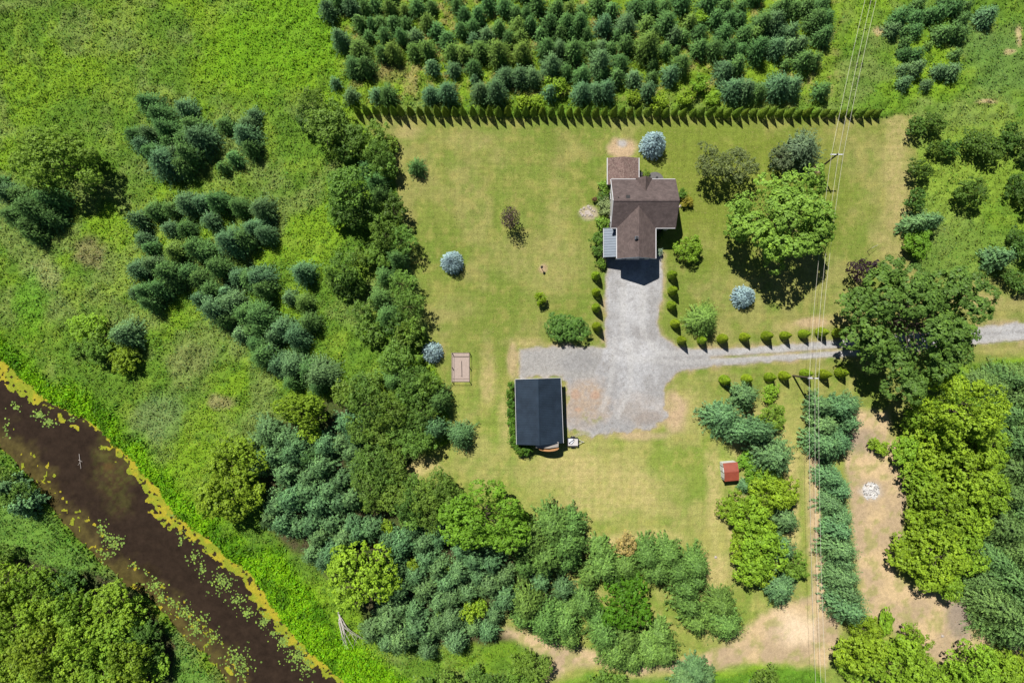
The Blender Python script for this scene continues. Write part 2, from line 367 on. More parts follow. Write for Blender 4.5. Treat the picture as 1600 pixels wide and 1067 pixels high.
# ground: one sheet, fine in the middle, reaching the horizon
fx = np.arange(-160, 1761, 3.0); fy = np.arange(-160, 1228, 3.0)
far = np.array([-14000, -6000, -2500, -1000, -500, -300, -220.0])
gx = np.concatenate([far, fx, 1600 - far[::-1]]); gy = np.concatenate([far, fy, 1067 - far[::-1]])
X, Y = np.meshgrid(gx, gy)
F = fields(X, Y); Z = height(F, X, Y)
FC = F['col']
def grid_faces(ny, nx, mask=None):
    i = np.arange(ny * nx).reshape(ny, nx)
    f = np.stack([i[1:, :-1], i[1:, 1:], i[:-1, 1:], i[:-1, :-1]], -1)
    return f.reshape(-1, 4) if mask is None else f[mask]
def cellmean(A): return (A[1:, 1:] + A[1:, :-1] + A[:-1, 1:] + A[:-1, :-1]) / 4
def sheet(name, X, Y, Z, col, mat, mask=None, smooth=True):
    f = grid_faces(*X.shape, mask)
    v = np.stack([(X - 800) * S, (533.5 - Y) * S, Z], -1).reshape(-1, 3)
    c = np.concatenate([np.clip(col, 0, 1).reshape(-1, 3), np.ones((v.shape[0], 1))], 1)
    if mask is not None:
        used = np.unique(f); idx = np.full(len(v), -1); idx[used] = np.arange(len(used)); f = idx[f]; v = v[used]; c = c[used]
    me = np_mesh(name, v, f, {'surface_colour': ('FLOAT_COLOR', 'POINT', c)}, smooth)
    return link(name, me, None, mat)
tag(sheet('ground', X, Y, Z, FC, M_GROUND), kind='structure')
core = (cellmean(X) > -160) & (cellmean(X) < 1760) & (cellmean(Y) > -160) & (cellmean(Y) < 1228)
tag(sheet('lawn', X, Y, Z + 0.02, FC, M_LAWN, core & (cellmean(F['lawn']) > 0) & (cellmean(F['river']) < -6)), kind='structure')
tag(sheet('dirt_track', X, Y, Z + 0.04, FC, M_DIRT, core & (cellmean(F['dirt']) > 1)), kind='structure')
# gravel drive on a finer grid so its edge is ragged
dx, dy = np.meshgrid(np.arange(800, 1790, 1.25), np.arange(396, 690, 1.25))
FD = fields(dx, dy)
tag(sheet('driveway', dx, dy, np.full(dx.shape, 0.06) + 0.03 * fbm(dx, dy, 4, 3), FD['col'], M_GRAVEL, cellmean(FD['drive']) > 0), kind='structure')

# ------------------------------------------------------------------ river
wx, wy = np.meshgrid(np.arange(-160, 690, 3.0), np.arange(460, 1228, 3.0))
FW = fields(wx, wy)
def mixn(a, b, t): return a + (b - a) * np.clip(t, 0, 1)[..., None]
wc = np.broadcast_to(np.array((0.029, 0.019, 0.0125)), wx.shape + (3,)).copy()
dl = seg_dist(wx, wy, LBANK); dr = seg_dist(wx, wy, RBANK)
wn = fbm(wx, wy, 16, 91); wn2 = fbm(wx, wy, 6, 93)
wc = mixn(wc, np.array((0.085, 0.068, 0.022)), (1 - sstep(8, 46, dl + (wn - .5) * 60)) * (0.2 + 1.3 * wn2))
wc = mixn(wc, np.array((0.050, 0.062, 0.014)), FW['blob'](178, 728, 40, 66, 0.5) * sstep(.38, .6, wn2) * 1.0)
wc = mixn(wc, np.array((0.075, 0.052, 0.02)), FW['blob'](178, 728, 44, 70, 0.6) * .5)
wc = mixn(wc, np.array((0.085, 0.045, 0.018)), FW['blob'](165, 730, 10, 8) * .6)
wc = mixn(wc, np.array((0.055, 0.045, 0.015)), (1 - sstep(4, 20, dr + (wn - .5) * 20)) * 0.6)
m, nt, out = new_mat('river_water'); L = nt.links.new
at = N(nt, 'ShaderNodeAttribute', attribute_name='surface_colour'); tc = N(nt, 'ShaderNodeTexCoord')
p = N(nt, 'ShaderNodeBsdfPrincipled'); p.inputs['Roughness'].default_value = 0.12; p.inputs['IOR'].default_value = 1.33
L(mulc(nt, at.outputs['Color'], ramp(nt, noise(nt, .7, 6, 0.72, tc.outputs['Object']), 0.3, 0.68, 0.7, 1.38)), p.inputs['Base Color'])
b = N(nt, 'ShaderNodeBump'); b.inputs['Strength'].default_value = 0.08; b.inputs['Distance'].default_value = 0.03
L(noise(nt, 2.0, 3, 0.5, tc.outputs['Object']), b.inputs['Height']); L(b.outputs[0], p.inputs['Normal']); L(p.outputs[0], out.inputs[0])
M_WATER = m
WZ = -0.7
tag(sheet('river', wx, wy, np.full(wx.shape, WZ), wc, M_WATER, cellmean(FW['river']) > -7), kind='structure')
# yellow algae along the right bank, torn edges
ax, ay = np.meshgrid(np.arange(-160, 560, 1.4), np.arange(520, 1110, 1.4))
FA = fields(ax, ay); da = seg_dist(ax, ay, RBANK); an = fbm(ax, ay, 9, 95, 5); an2 = fbm(ax, ay, 30, 97)
wid = np.interp(ax, [-160, 0, 30, 58, 75, 120, 165, 180, 205, 225, 250, 275, 330, 395, 440, 520, 560], [26, 26, 22, 10, 2, 2, 3, 7, 14, 26, 24, 17, 16, 20, 17, 14, 10])
am = (FA['river'] > -3) & (da + (an - 0.5) * 26 < wid + 3)
am |= (FA['river'] > 0) & (da < 26) & (an > 0.63) & (ax > 60) & (ax < 190)
am |= (FA['river'] > 0) & (fbm(ax, ay, 5, 99) > 0.62) & (seg_dist(ax, ay, LBANK) < 40) & (an2 > 0.42)
acol = mixn(np.broadcast_to(np.array((0.33, 0.285, 0.024)), ax.shape + (3,)), np.array((0.20, 0.25, 0.020)), sstep(0.36, 0.6, fbm(ax, ay, 13, 98)) * .9)
am &= fbm(ax, ay, 4.5, 96, 3) > .33
ac = cellmean(am.astype(float)) > 0.5
tag(sheet('algae', ax, ay, np.full(ax.shape, WZ + 0.03) + 0.05 * an, acol, M_ALGAE, ac), 'yellow green algae floating along the brown river bank', 'algae', kind='stuff')

# ------------------------------------------------------------------ leaf meshes
def leaves(c, u, n, ln, wd):
    """rhombic leaves: centre, long direction, normal, length, width -> verts (k*4,3)"""
    n = n / (np.linalg.norm(n, axis=1, keepdims=True) + 1e-9)
    u = u - n * np.sum(u * n, 1, keepdims=True); u /= (np.linalg.norm(u, axis=1, keepdims=True) + 1e-9)
    v = np.cross(n, u); ln = np.asarray(ln)[:, None]; wd = np.asarray(wd)[:, None]
    q = np.stack([c - u * ln / 2, c + v * wd / 2 - u * ln * 0.05, c + u * ln / 2, c - v * wd / 2 - u * ln * 0.05], 1)
    return q.reshape(-1, 3)
def leaf_mesh(name, V, tint, extra=None):
    k = len(V) // 4
    return np_mesh(name, V, np.arange(k * 4).reshape(k, 4), {'tint': ('FLOAT', 'FACE', tint)})
def rdir(n, r): 
    v = r.normal(size=(n, 3)); return v / np.linalg.norm(v, axis=1, keepdims=True)

def conifer_crown(name, r, h, seed, twig=0.34, power=0.75, lift=0.25, dens=1.0, ragged=0.18, lobe=1.0):
    g = np.random.default_rng(seed); Cn, U, NN, LN, WD, T = [], [], [], [], [], []
    lv = np.arange(0.06 * h, h * 0.985, 0.27 / dens ** 0.5)
    lob = g.uniform(0, 6.28, 3)
    for z in lv:
        R = r * (1 - z / h) ** power
        nb = max(5, int(2 * math.pi * R / 0.42 * dens ** 0.5))
        az0 = g.uniform(0, 6.28)
        for b in range(nb):
            a = az0 + 2 * math.pi * b / nb + g.normal(0, 0.12)
            Lb = (R + 0.12) * (1 + g.normal(0, ragged)) * (1 + lobe * (0.10 * math.sin(3 * a + lob[0]) + 0.07 * math.sin(5 * a + lob[1])))
            if Lb < 0.1: continue
            el = -0.18 + (z / h) * 0.9 + g.normal(0, 0.08)
            d = np.array([math.cos(a), math.sin(a), math.tan(el) * 0.7 + lift * 0.3])
            side = np.array([-math.sin(a), math.cos(a), 0])
            ts = np.arange(max(0.15, Lb - 1.3), Lb, 0.19)
            bt = g.uniform(0.2, 0.8)
            for t in ts:
                p = np.array([0, 0, z]) + d * t + np.array([0, 0, -0.10 * (t / (r + 0.1)) ** 2 * r])
                f = t / Lb
                for sgn in (-1, 1):
                    u = d * 0.75 + side * sgn * (0.95 - 0.4 * f) + g.normal(0, 0.15, 3)
                    l = twig * (1.15 - 0.45 * f) * g.uniform(0.7, 1.25)
                    Cn.append(p + u * l * 0.45); U.append(u); NN.append(np.array([d[0] * .95, d[1] * .95, .85]) + g.normal(0, 0.35, 3)); LN.append(l); WD.append(l * 0.42); T.append(np.clip(bt + 0.35 * (f - 0.6) + g.normal(0, 0.14), 0, 1))
            p = np.array([0, 0, z]) + d * Lb
            Cn.append(p); U.append(d + g.normal(0, .1, 3)); NN.append(np.array([d[0] * .8, d[1] * .8, .9]) + g.normal(0, 0.3, 3)); LN.append(twig * 1.1); WD.append(twig * 0.42); T.append(np.clip(bt + 0.25, 0, 1))
    for k in range(4):
        a = g.uniform(0, 6.28)
        Cn.append(np.array([0, 0, h * 0.985])); U.append(np.array([math.cos(a) * .3, math.sin(a) * .3, 1])); NN.append(np.array([math.cos(a + 1.57), math.sin(a + 1.57), .4])); LN.append(twig * 1.2); WD.append(twig * .4); T.append(.6)
    V = leaves(np.array(Cn), np.array(U), np.array(NN), np.array(LN), np.array(WD))
    return leaf_mesh(name, V, np.array(T))

def broad_crown(name, r, h, seed, leaf=0.34, flat=0.8, clump=0.30, dens=1.0, low=0.15, gaps=0.0, sub=0.5):
    g = np.random.default_rng(seed); rz = r * flat; cz = h - rz
    nc = int(2.2 / clump ** 2)
    P = rdir(nc * 3, g); P = P[P[:, 2] > -0.45][:nc]
    amp = 1 + 0.16 * np.sin(3 * np.arctan2(P[:, 1], P[:, 0]) + g.uniform(0, 6)) + 0.12 * np.sin(5 * np.arctan2(P[:, 1], P[:, 0]) + g.uniform(0, 6)) + g.normal(0, 0.09, len(P))
    rc = r * clump * g.uniform(0.7, 1.25, len(P))
    ctr = P * np.array([r, r, rz]) * (amp * (1 - clump * 0.75))[:, None] + np.array([0, 0, cz])
    if gaps: keep = g.uniform(size=len(P)) > gaps; ctr, rc, P = ctr[keep], rc[keep], P[keep]
    Cn, NN, T, Ls = [], [], [], []
    for c, q in zip(ctr, rc):
        area = 4 * math.pi * q * q * 0.75; sc = sub * g.uniform(.8, 1.25)
        ns = max(4, int(area / (sc * sc * 2.1))); sd = rdir(ns * 2, g); sd = sd[sd[:, 2] > -0.5][:ns]
        per = max(5, int(dens * 3.0 * (sc / leaf) ** 2)); ct = g.uniform(.36, .64)
        sp = c + sd * (q * g.uniform(.86, 1.1, len(sd)))[:, None] * np.array([1, 1, .85])
        d = rdir(len(sd) * per, g); par = np.repeat(np.arange(len(sd)), per)
        pos = sp[par] + d * (sc * .62 * g.uniform(.5, 1.1, len(d)))[:, None] * np.array([1, 1, .7])
        Cn.append(pos); NN.append(d * .55 + sd[par] * .6 + np.array([0, 0, .55]) + g.normal(0, .3, d.shape))
        T.append(np.clip(ct + g.normal(0, .10, len(sd))[par] + g.normal(0, .13, len(d)), 0, 1)); Ls.append(leaf * g.uniform(.65, 1.3, len(d)))
    # a few leaves inside, so that the crown is not hollow
    k = int(60 * r * r / (leaf / 0.34) ** 2 * 0.6); d = rdir(k, g) * (g.uniform(0.2, 0.85, k) ** 0.5)[:, None]
    Cn.append(d * np.array([r, r, rz]) * 0.85 + np.array([0, 0, cz])); NN.append(rdir(k, g)); T.append(g.uniform(0.2, 0.7, k)); Ls.append(leaf * g.uniform(0.7, 1.4, k))
    Cn = np.concatenate(Cn); NN = np.concatenate(NN); T = np.concatenate(T); Ls = np.concatenate(Ls)
    keep = Cn[:, 2] > low; Cn, NN, T, Ls = Cn[keep], NN[keep], T[keep], Ls[keep]
    V = leaves(Cn, rdir(len(Cn), g), NN, Ls, Ls * g.uniform(0.6, 0.85, len(Ls)))
    return leaf_mesh(name, V, T)

def dense_cone(name, r, h, seed, leaf=0.2, prof=None, dens=2.6, tops=1):
    """closely clipped cedar: upright sprays over a solid of revolution"""
    g = np.random.default_rng(seed); prof = prof or [(0, .8), (.15, 1), (.4, .84), (.7, .46), (1, .03)]
    zs, rs = zip(*prof); k = int(2 * math.pi * r * h * 0.6 * dens / (leaf * leaf * 0.5))
    z = g.uniform(0, 1, k * 2); rr = np.interp(z, zs, rs); keep = g.uniform(size=len(z)) < rr + 0.05; z, rr = z[keep][:k], rr[keep][:k]
    a = g.uniform(0, 6.283, len(z)); rad = r * rr * (1 + g.normal(0, 0.07, len(z)))
    out = np.stack([np.cos(a), np.sin(a), np.full(len(z), .35)], 1)
    c = np.stack([rad * np.cos(a), rad * np.sin(a), 0.05 + z * h], 1)
    u = np.stack([np.cos(a) * .35, np.sin(a) * .35, np.ones(len(z))], 1) + g.normal(0, .25, (len(z), 3))
    Ls = leaf * g.uniform(.7, 1.4, len(z))
    return leaf_mesh(name, leaves(c, u, out + g.normal(0, .35, out.shape), Ls, Ls * .6), np.clip(g.normal(.5, .2, len(z)), 0, 1))

def sparse_crown(name, r, h, seed, leaf=0.28, n=1000):
    g = np.random.default_rng(seed); d = rdir(n, g) * (g.uniform(0, 1, n) ** .45)[:, None]
    c = d * np.array([r, r, h * .42]) + np.array([0, 0, h * .56]); Ls = leaf * g.uniform(.6, 1.4, n)
    return leaf_mesh(name, leaves(c, rdir(n, g), rdir(n, g) + np.array([0, 0, .4]), Ls, Ls * .6), g.uniform(.1, .9, n))

def trunk_mesh(name, h, r0, seed, limbs=0, spread=1.0, start=0.3, lean=0.02):
    g = random.Random(seed); m = MB(); n = 7; pts = []
    for i in range(n + 1):
        t = i / n; pts.append((Vector((g.uniform(-1, 1) * lean * h * t, g.uniform(-1, 1) * lean * h * t, h * t - 0.1)), r0 * (1 - 0.88 * t)))
    for i in range(n): m.tube(pts[i][0], pts[i + 1][0], pts[i][1], pts[i + 1][1], 7)
    for k in range(limbs):
        t = start + (0.92 - start) * k / max(1, limbs); i = min(n - 1, int(t * n)); p = pts[i][0].lerp(pts[i + 1][0], t * n - i)
        a = k * 2.4 + g.uniform(-.4, .4); L = spread * (1.0 - 0.5 * t) * g.uniform(.7, 1.1); r = r0 * (1 - .8 * t) * .5
        q = p + Vector((math.cos(a) * L * .5, math.sin(a) * L * .5, L * .3)); e = p + Vector((math.cos(a + .2) * L, math.sin(a + .2) * L, L * .75))
        m.tube(p, q, r, r * .65, 5); m.tube(q, e, r * .65, r * .2, 5)
        f = q + Vector((math.cos(a - .7) * L * .5, math.sin(a - .7) * L * .5, L * .3)); m.tube(q, f, r * .5, r * .15, 5)
    me = m.mesh(name); me.materials.append(M_BARK); return me

# ------------------------------------------------------------------ tree prototypes (mesh data shared by copies)
PROTO = {}
def proto(kind, r, crown, trunk, h, mat):
    crown.materials.append(mat); PROTO.setdefault(kind, []).append((r, h, crown, trunk))
sd_ = 100
for r in (0.9, 1.5, 2.2, 3.1):
    for k in range(3):
        sd_ += 1; h = r * 2.3 + 0.5
        proto('spruce', r, conifer_crown('spruce_crown', r, h, sd_, dens=1.0, ragged=.2), trunk_mesh('spruce_trunk', h * .93, .05 + .045 * r, sd_, 6, r * .5, .15), h, M_NEEDLE)
for r in (1.8, 2.8):
    for k in range(3):
        sd_ += 1; h = r * 2.5 + 0.6
        proto('pine', r, conifer_crown('pine_crown', r, h, sd_, twig=.46, power=.6, lift=.6, dens=.75, ragged=.26), trunk_mesh('pine_trunk', h * .93, .06 + .045 * r, sd_, 8, r * .5, .2), h, M_NEEDLE)
for r in (1.9,):
    for k in range(2):
        sd_ += 1; h = r * 1.7
        proto('blue', r, conifer_crown('blue_spruce_crown', r, h, sd_, twig=.34, power=.42, dens=1.6, ragged=.05, lobe=.2), trunk_mesh('blue_spruce_trunk', h * .93, .12, sd_, 6, r * .5, .15), h, M_NEEDLE)
for r, nv in ((0.9, 3), (1.7, 3), (3.0, 4), (5.0, 4), (7.2, 3)):
    for k in range(nv):
        sd_ += 1; h = r * 1.75 + .4
        proto('broad', r, broad_crown('leafy_crown', r, h, sd_, leaf=.22 + .03 * min(r, 5), clump=.34 if r < 3 else .25 if r < 6 else .2, flat=.82, sub=.3 + .08 * min(r, 3.2), dens=1.0 if r < 3 else 1.45), trunk_mesh('leafy_trunk', h * .8, .05 + .05 * r, sd_, 7, r * .7, .25), h, M_LEAF)
for r, nv in ((1.7, 3), (3.0, 3)):          # ragged wild shrubs, upright shoots
    for k in range(nv):
        sd_ += 1; h = r * 2.55 + .4
        proto('wild', r, broad_crown('wild_crown', r, h, sd_, leaf=.27, clump=.24, flat=.95, dens=.9, gaps=.1, sub=.42), trunk_mesh('wild_trunk', h * .8, .05 + .04 * r, sd_, 9, r * .8, .15), h, M_LEAF)
proto('maple', 8.0, broad_crown('maple_crown', 8.0, 13.5, 901, leaf=.40, clump=.215, flat=.66, dens=2.1, low=1.5, sub=.7), trunk_mesh('maple_trunk', 11, .5, 901, 12, 6, .2), 13.5, M_LEAF)
proto('oak', 9.6, broad_crown('dark_maple_crown', 9.6, 14.5, 902, leaf=.42, clump=.17, flat=.66, dens=2.3, low=1.8, gaps=0, sub=.66), trunk_mesh('dark_maple_trunk', 12, .6, 902, 16, 7.5, .2), 14.5, M_LEAF)
for k in range(3):
    proto('cedar', .66, dense_cone('cedar_foliage', .66, 3.9, 910 + k), trunk_mesh('cedar_trunk', 3.4, .07, 910 + k), 3.9, M_LEAF)
for k in range(2):
    proto('topiary', .82, dense_cone('clipped_foliage', .82, 4.0, 920 + k, prof=[(0, .7), (.08, .98), (.25, 1), (.5, .78), (.75, .45), (1, .04)], dens=3.4), trunk_mesh('clipped_trunk', 3.4, .07, 920 + k), 4.0, M_LEAF)
proto('sparse', 2.0, sparse_crown('sparse_crown', 2.0, 5.2, 930), trunk_mesh('sparse_trunk', 4.9, .11, 930, 14, 1.7, .2), 5.2, M_LEAF)

USED_LABELS = {}
def plant(kind, px, py, rpx, col, label, cat='tree', group=None, name=None, ratio=None, rypx=None, hm=None, seed=None, jit=0.16, zc=None):
    """one tree: Empty at its base > crown, trunk. (px,py) is where the crown's middle shows in the photo."""
    g = random.Random(seed if seed is not None else int(px * 131 + py * 7919))
    r = rpx * S
    if kind in ('spruce', 'pine') and group: r *= g.uniform(.86, 1.14); px += g.uniform(-1.2, 1.2); py += g.uniform(-1.2, 1.2)
    opts = PROTO[kind]; best = min(abs(math.log(r / o[0])) for o in opts)
    opts = [o for o in opts if abs(math.log(r / o[0])) < best + 1e-6]
    R, H0, cr, tr = g.choice(opts)
    if kind in ('broad', 'wild', 'maple', 'oak'): r *= .94; rypx = rypx and rypx * .94
    k = r / R; kz = (hm / H0) if hm else k * g.uniform(.82, 1.18)
    if kind == 'broad' and r > 2.8 and not hm and not rypx: kz *= g.uniform(.85, 1.25)
    h = H0 * kz
    zc = h * (.35 if kind in ('spruce', 'pine', 'blue', 'cedar', 'topiary') else .55) if zc is None else zc
    p = W(px, py, zc); p.z = 0
    ky = (rypx * S / R) if rypx else k * g.uniform(.93, 1.07)
    if rypx: rz = 0 if g.random() < .5 else math.pi
    else: rz = g.uniform(0, 6.28)
    nm = name or {'spruce': 'spruce_tree', 'pine': 'pine_tree', 'blue': 'blue_spruce', 'broad': 'leafy_tree', 'wild': 'wild_shrub', 'maple': 'maple_tree', 'oak': 'maple_tree', 'cedar': 'cedar_tree', 'topiary': 'clipped_cedar', 'sparse': 'bare_tree'}[kind]
    root = empty(nm, p, rz, (k, ky, kz))
    f = 1 + g.uniform(-jit, jit); hue = g.uniform(-jit, jit) * .6
    c = link('crown', cr, root); c.color = (col[0] * f * (1 + hue), col[1] * f, col[2] * f * (1 - hue), 1)
    t = link('trunk', tr, root)
    USED_LABELS[label] = USED_LABELS.get(label, 0) + 1
    tag(root, label, cat, group)
    return root

# base leaf colours
GREEN = (0.165, 0.30, 0.036); YEL = (0.240, 0.395, 0.028); BRIGHT = (0.175, 0.345, 0.028); MID = (0.150, 0.270, 0.040); DARK = (0.090, 0.180, 0.028)
SPR = (0.090, 0.195, 0.052); SPB = (0.105, 0.208, 0.084); SPG = (0.135, 0.235, 0.045); PINE = (0.102, 0.205, 0.076); BLUE = (0.25, 0.37, 0.41); BGR = (0.118, 0.238, 0.092)
KS = {'s': ('spruce', SPR, 'dark green spruce', 'tree'), 'b': ('spruce', SPB, 'blue-green spruce', 'tree'), 'g': ('spruce', SPG, 'yellow-tinged green spruce', 'tree'),
      'p': ('pine', PINE, 'grey-green soft pine', 'tree'), 'q': ('pine', (.115, .222, .046), 'fresh green pine', 'tree'), 'd': ('broad', GREEN, 'green leafy tree', 'tree'), 'y': ('broad', YEL, 'yellow-green leafy tree', 'tree'),
      'r': ('broad', BRIGHT, 'bright green leafy tree', 'tree'), 'w': ('wild', MID, 'ragged green shrub', 'shrub'), 'k': ('wild', DARK, 'dark ragged shrub', 'shrub'), 'h': ('pine', BGR, 'blue-green rounded shrub', 'shrub'),
      'f': ('spruce', BGR, 'soft blue-green conifer', 'tree'), 'm': ('broad', DARK, 'dark green leafy tree', 'tree'), 't': ('spruce', (.115, .215, .058), 'mid green spruce', 'tree'), 'e': ('broad', (.225, .37, .03), 'green leafy tree', 'tree')}
ZS = 3.9525
REG = {'A': (0, 0), 'B': (400, 0), 'C': (800, 0), 'D': (1200, 0), 'E': (0, 270), 'F': (400, 270), 'G': (800, 270), 'H': (1200, 270), 'I': (0, 530), 'J': (400, 530), 'K': (800, 530), 'L': (1200, 530), 'M': (0, 797), 'N': (400, 797), 'O': (800, 797), 'P': (1200, 797), 'Z': (0, 0)}
def grove(text, phrase, group):
    """text: region letter then 'kind x y r[/ry]' entries; labels count from the left within each kind"""
    L = []
    for line in text.strip().splitlines():
        reg, rest = line.strip().split(':'); ox, oy = REG[reg]; z = 1.0 if reg == 'Z' else ZS
        for e in rest.split(','):
            q = e.split(); rr = q[3].split('/')
            L.append((q[0], ox + float(q[1]) / z, oy + float(q[2]) / z, float(rr[0]) / z, float(rr[1]) / z if len(rr) > 1 else None))
    L = [(a, b, c, d * (.80 if a == 'p' else .85 if a == 'q' else 1.04 if a in 'sb' else 1), e) for (a, b, c, d, e) in L]
    L.sort(key=lambda t: t[1]); cnt = {}; tot = {}
    for e in L: tot[e[0]] = tot.get(e[0], 0) + 1
    for (k, x, y, r, ry) in L:
        cnt[k] = cnt.get(k, 0) + 1; kind, col, desc, cat = KS[k]
        lab = f'{desc}, {ordinal(cnt[k])} such from left {phrase}' if tot[k] > 1 else f'only {desc} {phrase}'
        plant(kind, x, y, r, col, lab, cat, group, rypx=ry)
    return L

# --- spruce plantation above the hedge, row by row
PL = '''B:b 450 60 58, s 515 20 45, b 590 50 52, s 640 150 44, s 720 150 36, s 670 50 44, b 520 250 66, g 640 310 66, s 610 420 62, s 680 420 58, b 490 515 36, b 590 595 42, b 745 590 50, s 810 590 52, b 1080 590 52, b 1180 580 66, b 1390 575 66, b 1480 570 70
B:s 740 40 44, g 830 60 46, g 920 70 46, s 1000 50 50, s 1085 50 36, s 770 150 44, s 850 150 46, s 930 150 44, s 800 230 54, s 700 230 44, s 900 230 50, b 990 230 46, s 780 330 46, g 850 330 54, g 980 320 44, g 1060 310 62, g 1060 150 48, s 1120 190 46, s 1180 250 52, g 1210 330 44, g 1280 330 54, g 1380 320 58, g 1490 330 72, b 1090 420 42, b 1220 430 48, s 1340 420 46, b 1350 490 32, b 1540 480 62, s 1240 40 42, s 1280 90 42, s 1370 100 52, s 1430 40 46, s 1530 40 48, s 1270 190 44, s 1340 170 46, b 1350 240 42, b 1420 220 46, s 1500 180 52, s 1560 240 46
C:s 90 100 44, s 20 90 44, s 150 30 48, s 280 60 50, g 350 70 52, s 430 80 46, s 520 30 58, s 610 70 48, s 760 60 54, s 850 50 54, s 940 40 50, s 1050 30 56, s 1210 30 56, s 1310 40 48, s 1400 60 46, g 40 165 46, s 110 160 44, s 230 160 48, s 330 150 58, s 410 150 54, b 570 160 58, b 700 160 64, g 830 150 54, s 950 150 68, g 1100 140 52, s 1150 210 54, s 1250 120 58, s 1330 120 52, s 1400 130 46, s 1540 140 56
C:g 50 235 46, s 175 220 44, s 290 210 46, s 360 210 44, s 460 220 44, s 650 220 42, s 870 210 44, b 1000 220 46, s 1060 230 48, s 1300 210 52, s 1430 210 48, g 1500 210 44, g 60 330 62, s 210 310 62, b 290 310 62, s 380 330 62, s 480 300 48, b 550 290 46, s 610 300 44, s 700 280 48, g 830 290 74, s 940 310 48, s 1010 320 28, s 1150 300 58, s 1240 310 58, s 1340 300 50, s 1405 310 46, s 1510 310 72
C:b 240 410 66, s 330 450 48, b 540 390 62, s 660 390 58, s 860 400 44, s 1040 400 52, s 1385 400 48, b 1310 440 62, b 45 480 64, b 120 480 60, s 430 470 58, s 550 460 50, s 640 480 54, b 745 490 58, s 870 480 38, b 980 470 62, b 1355 560 66, b 1430 560 62, s 1510 570 52, b 430 570 68, b 510 565 66, b 580 560 58, b 840 565 56, b 230 570 44
D:s 80 60 54, s 150 60 50, s 230 50 54, s 320 40 60, b 30 140 60, s 290 130 66, s 350 130 58, s 330 230 60, b 60 210 54, b 140 200 52, b 40 300 62, b 130 290 54, b 200 270 50, s 215 380 62, s 280 380 54, s 110 400 38, b 60 540 72, b 140 540 66, s 325 560 42
Z:s 520 -14 12, s 560 -12 12, s 610 -12 13, s 660 -14 13, s 710 -12 12, s 760 -14 13, s 820 -12 13, s 880 -14 14, s 940 -14 14, s 1000 -12 13, s 1060 -14 14, s 1120 -13 13, s 1180 -12 14, s 1240 -14 14, s 1290 -12 13'''
ents = []
for line in PL.splitlines():
    reg, rest = line.split(':'); ox, oy = REG[reg]; z = 1.0 if reg == 'Z' else ZS
    for e in rest.split(','):
        q = e.split(); ents.append((q[0], ox + float(q[1]) / z, oy + float(q[2]) / z, float(q[3]) / z))
rows = {}
for e in ents: rows.setdefault(min(8, int((165 - e[2]) // 19)), []).append(e)
for ri, es in rows.items():
    es.sort(key=lambda e: e[1])
    for i, (k, x, y, r) in enumerate(es):
        kind, col, desc, cat = KS[k]
        plant(kind, x, y, r * 1.16, col, f'{desc}, {ordinal(i + 1)} from left in {ordinal(ri + 1)} plantation row above hedge', cat, 'young spruces planted in rows above the cedar hedge')
for i, (k, x, y, r) in enumerate((('y', 868, 137, 17), ('y', 838, 158, 12), ('y', 818, 160, 11), ('r', 1090, 130, 15), ('y', 1030, 160, 15), ('y', 1070, 152, 13), ('y', 1115, 155, 12), ('y', 990, 152, 10), ('y', 1095, 27, 10))):
    kd, col, desc, cat = KS[k]
    plant(kd, x, y, r, col, 'low ' + ['yellow leafy bush left of a long blue-green spruce row', 'leafy bush nearest hedge under a yellow bush', 'leafy bush left of a yellow bush at hedge', 'bright leafy bush alone in plantation gap above hedge', 'leafy bush behind hedge above the silver-blue spruce', 'leafy bush right of hedge centre', 'leafy bush further right behind hedge', 'small leafy bush left of hedge centre', 'yellow leafy bush high in the plantation'][i], 'bush', name='leafy_bush')

# --- other groves
grove('''D:s 815 105 58, s 930 30 46, s 905 110 46, s 985 100 46, s 1050 80 50, s 1145 50 54, s 1200 120 50, b 765 185 46, s 835 190 46, s 910 190 50, s 1065 210 62, s 1130 200 54, s 1180 215 46, b 1340 105 62, s 850 270 34, g 990 285 28, s 835 340 40, s 915 340 42, s 1155 340 40, b 825 430 46, b 910 420 46, b 1050 440 50, b 1130 450 50, b 835 510 40, b 970 530 36, s 1100 5 46, s 1220 40 40''',
      'in top right planting beyond wires', 'young spruces in the top right field')
grove('''A:s 930 650 76, s 1000 720 70, b 1160 680 62, s 840 840 70, s 1040 800 76, s 1210 790 84, b 1240 860 94, b 890 900 66, b 1030 1000 104, s 960 950 74, b 1110 950 84, s 1390 780 56, b 1520 840 84, b 1570 720 50, s 1450 980 56, s 1385 1035 50, s 1150 880 76, s 1140 1030 76, s 1060 890 70, s 1180 960 76, b 930 830 60, s 1560 920 60, b 1540 770 60''',
      'in upper left meadow clump', 'spruces in the upper left clump')
grove('''E:b 40 120 64, s 150 140 84, s 240 230 104, s 330 170 90, s 220 390 66, s 100 270 70, s 340 280 80, s 10 60 50, s 200 330 70
A:d 350 995 250/185''', 'in clump at left edge', 'trees in the left edge clump')
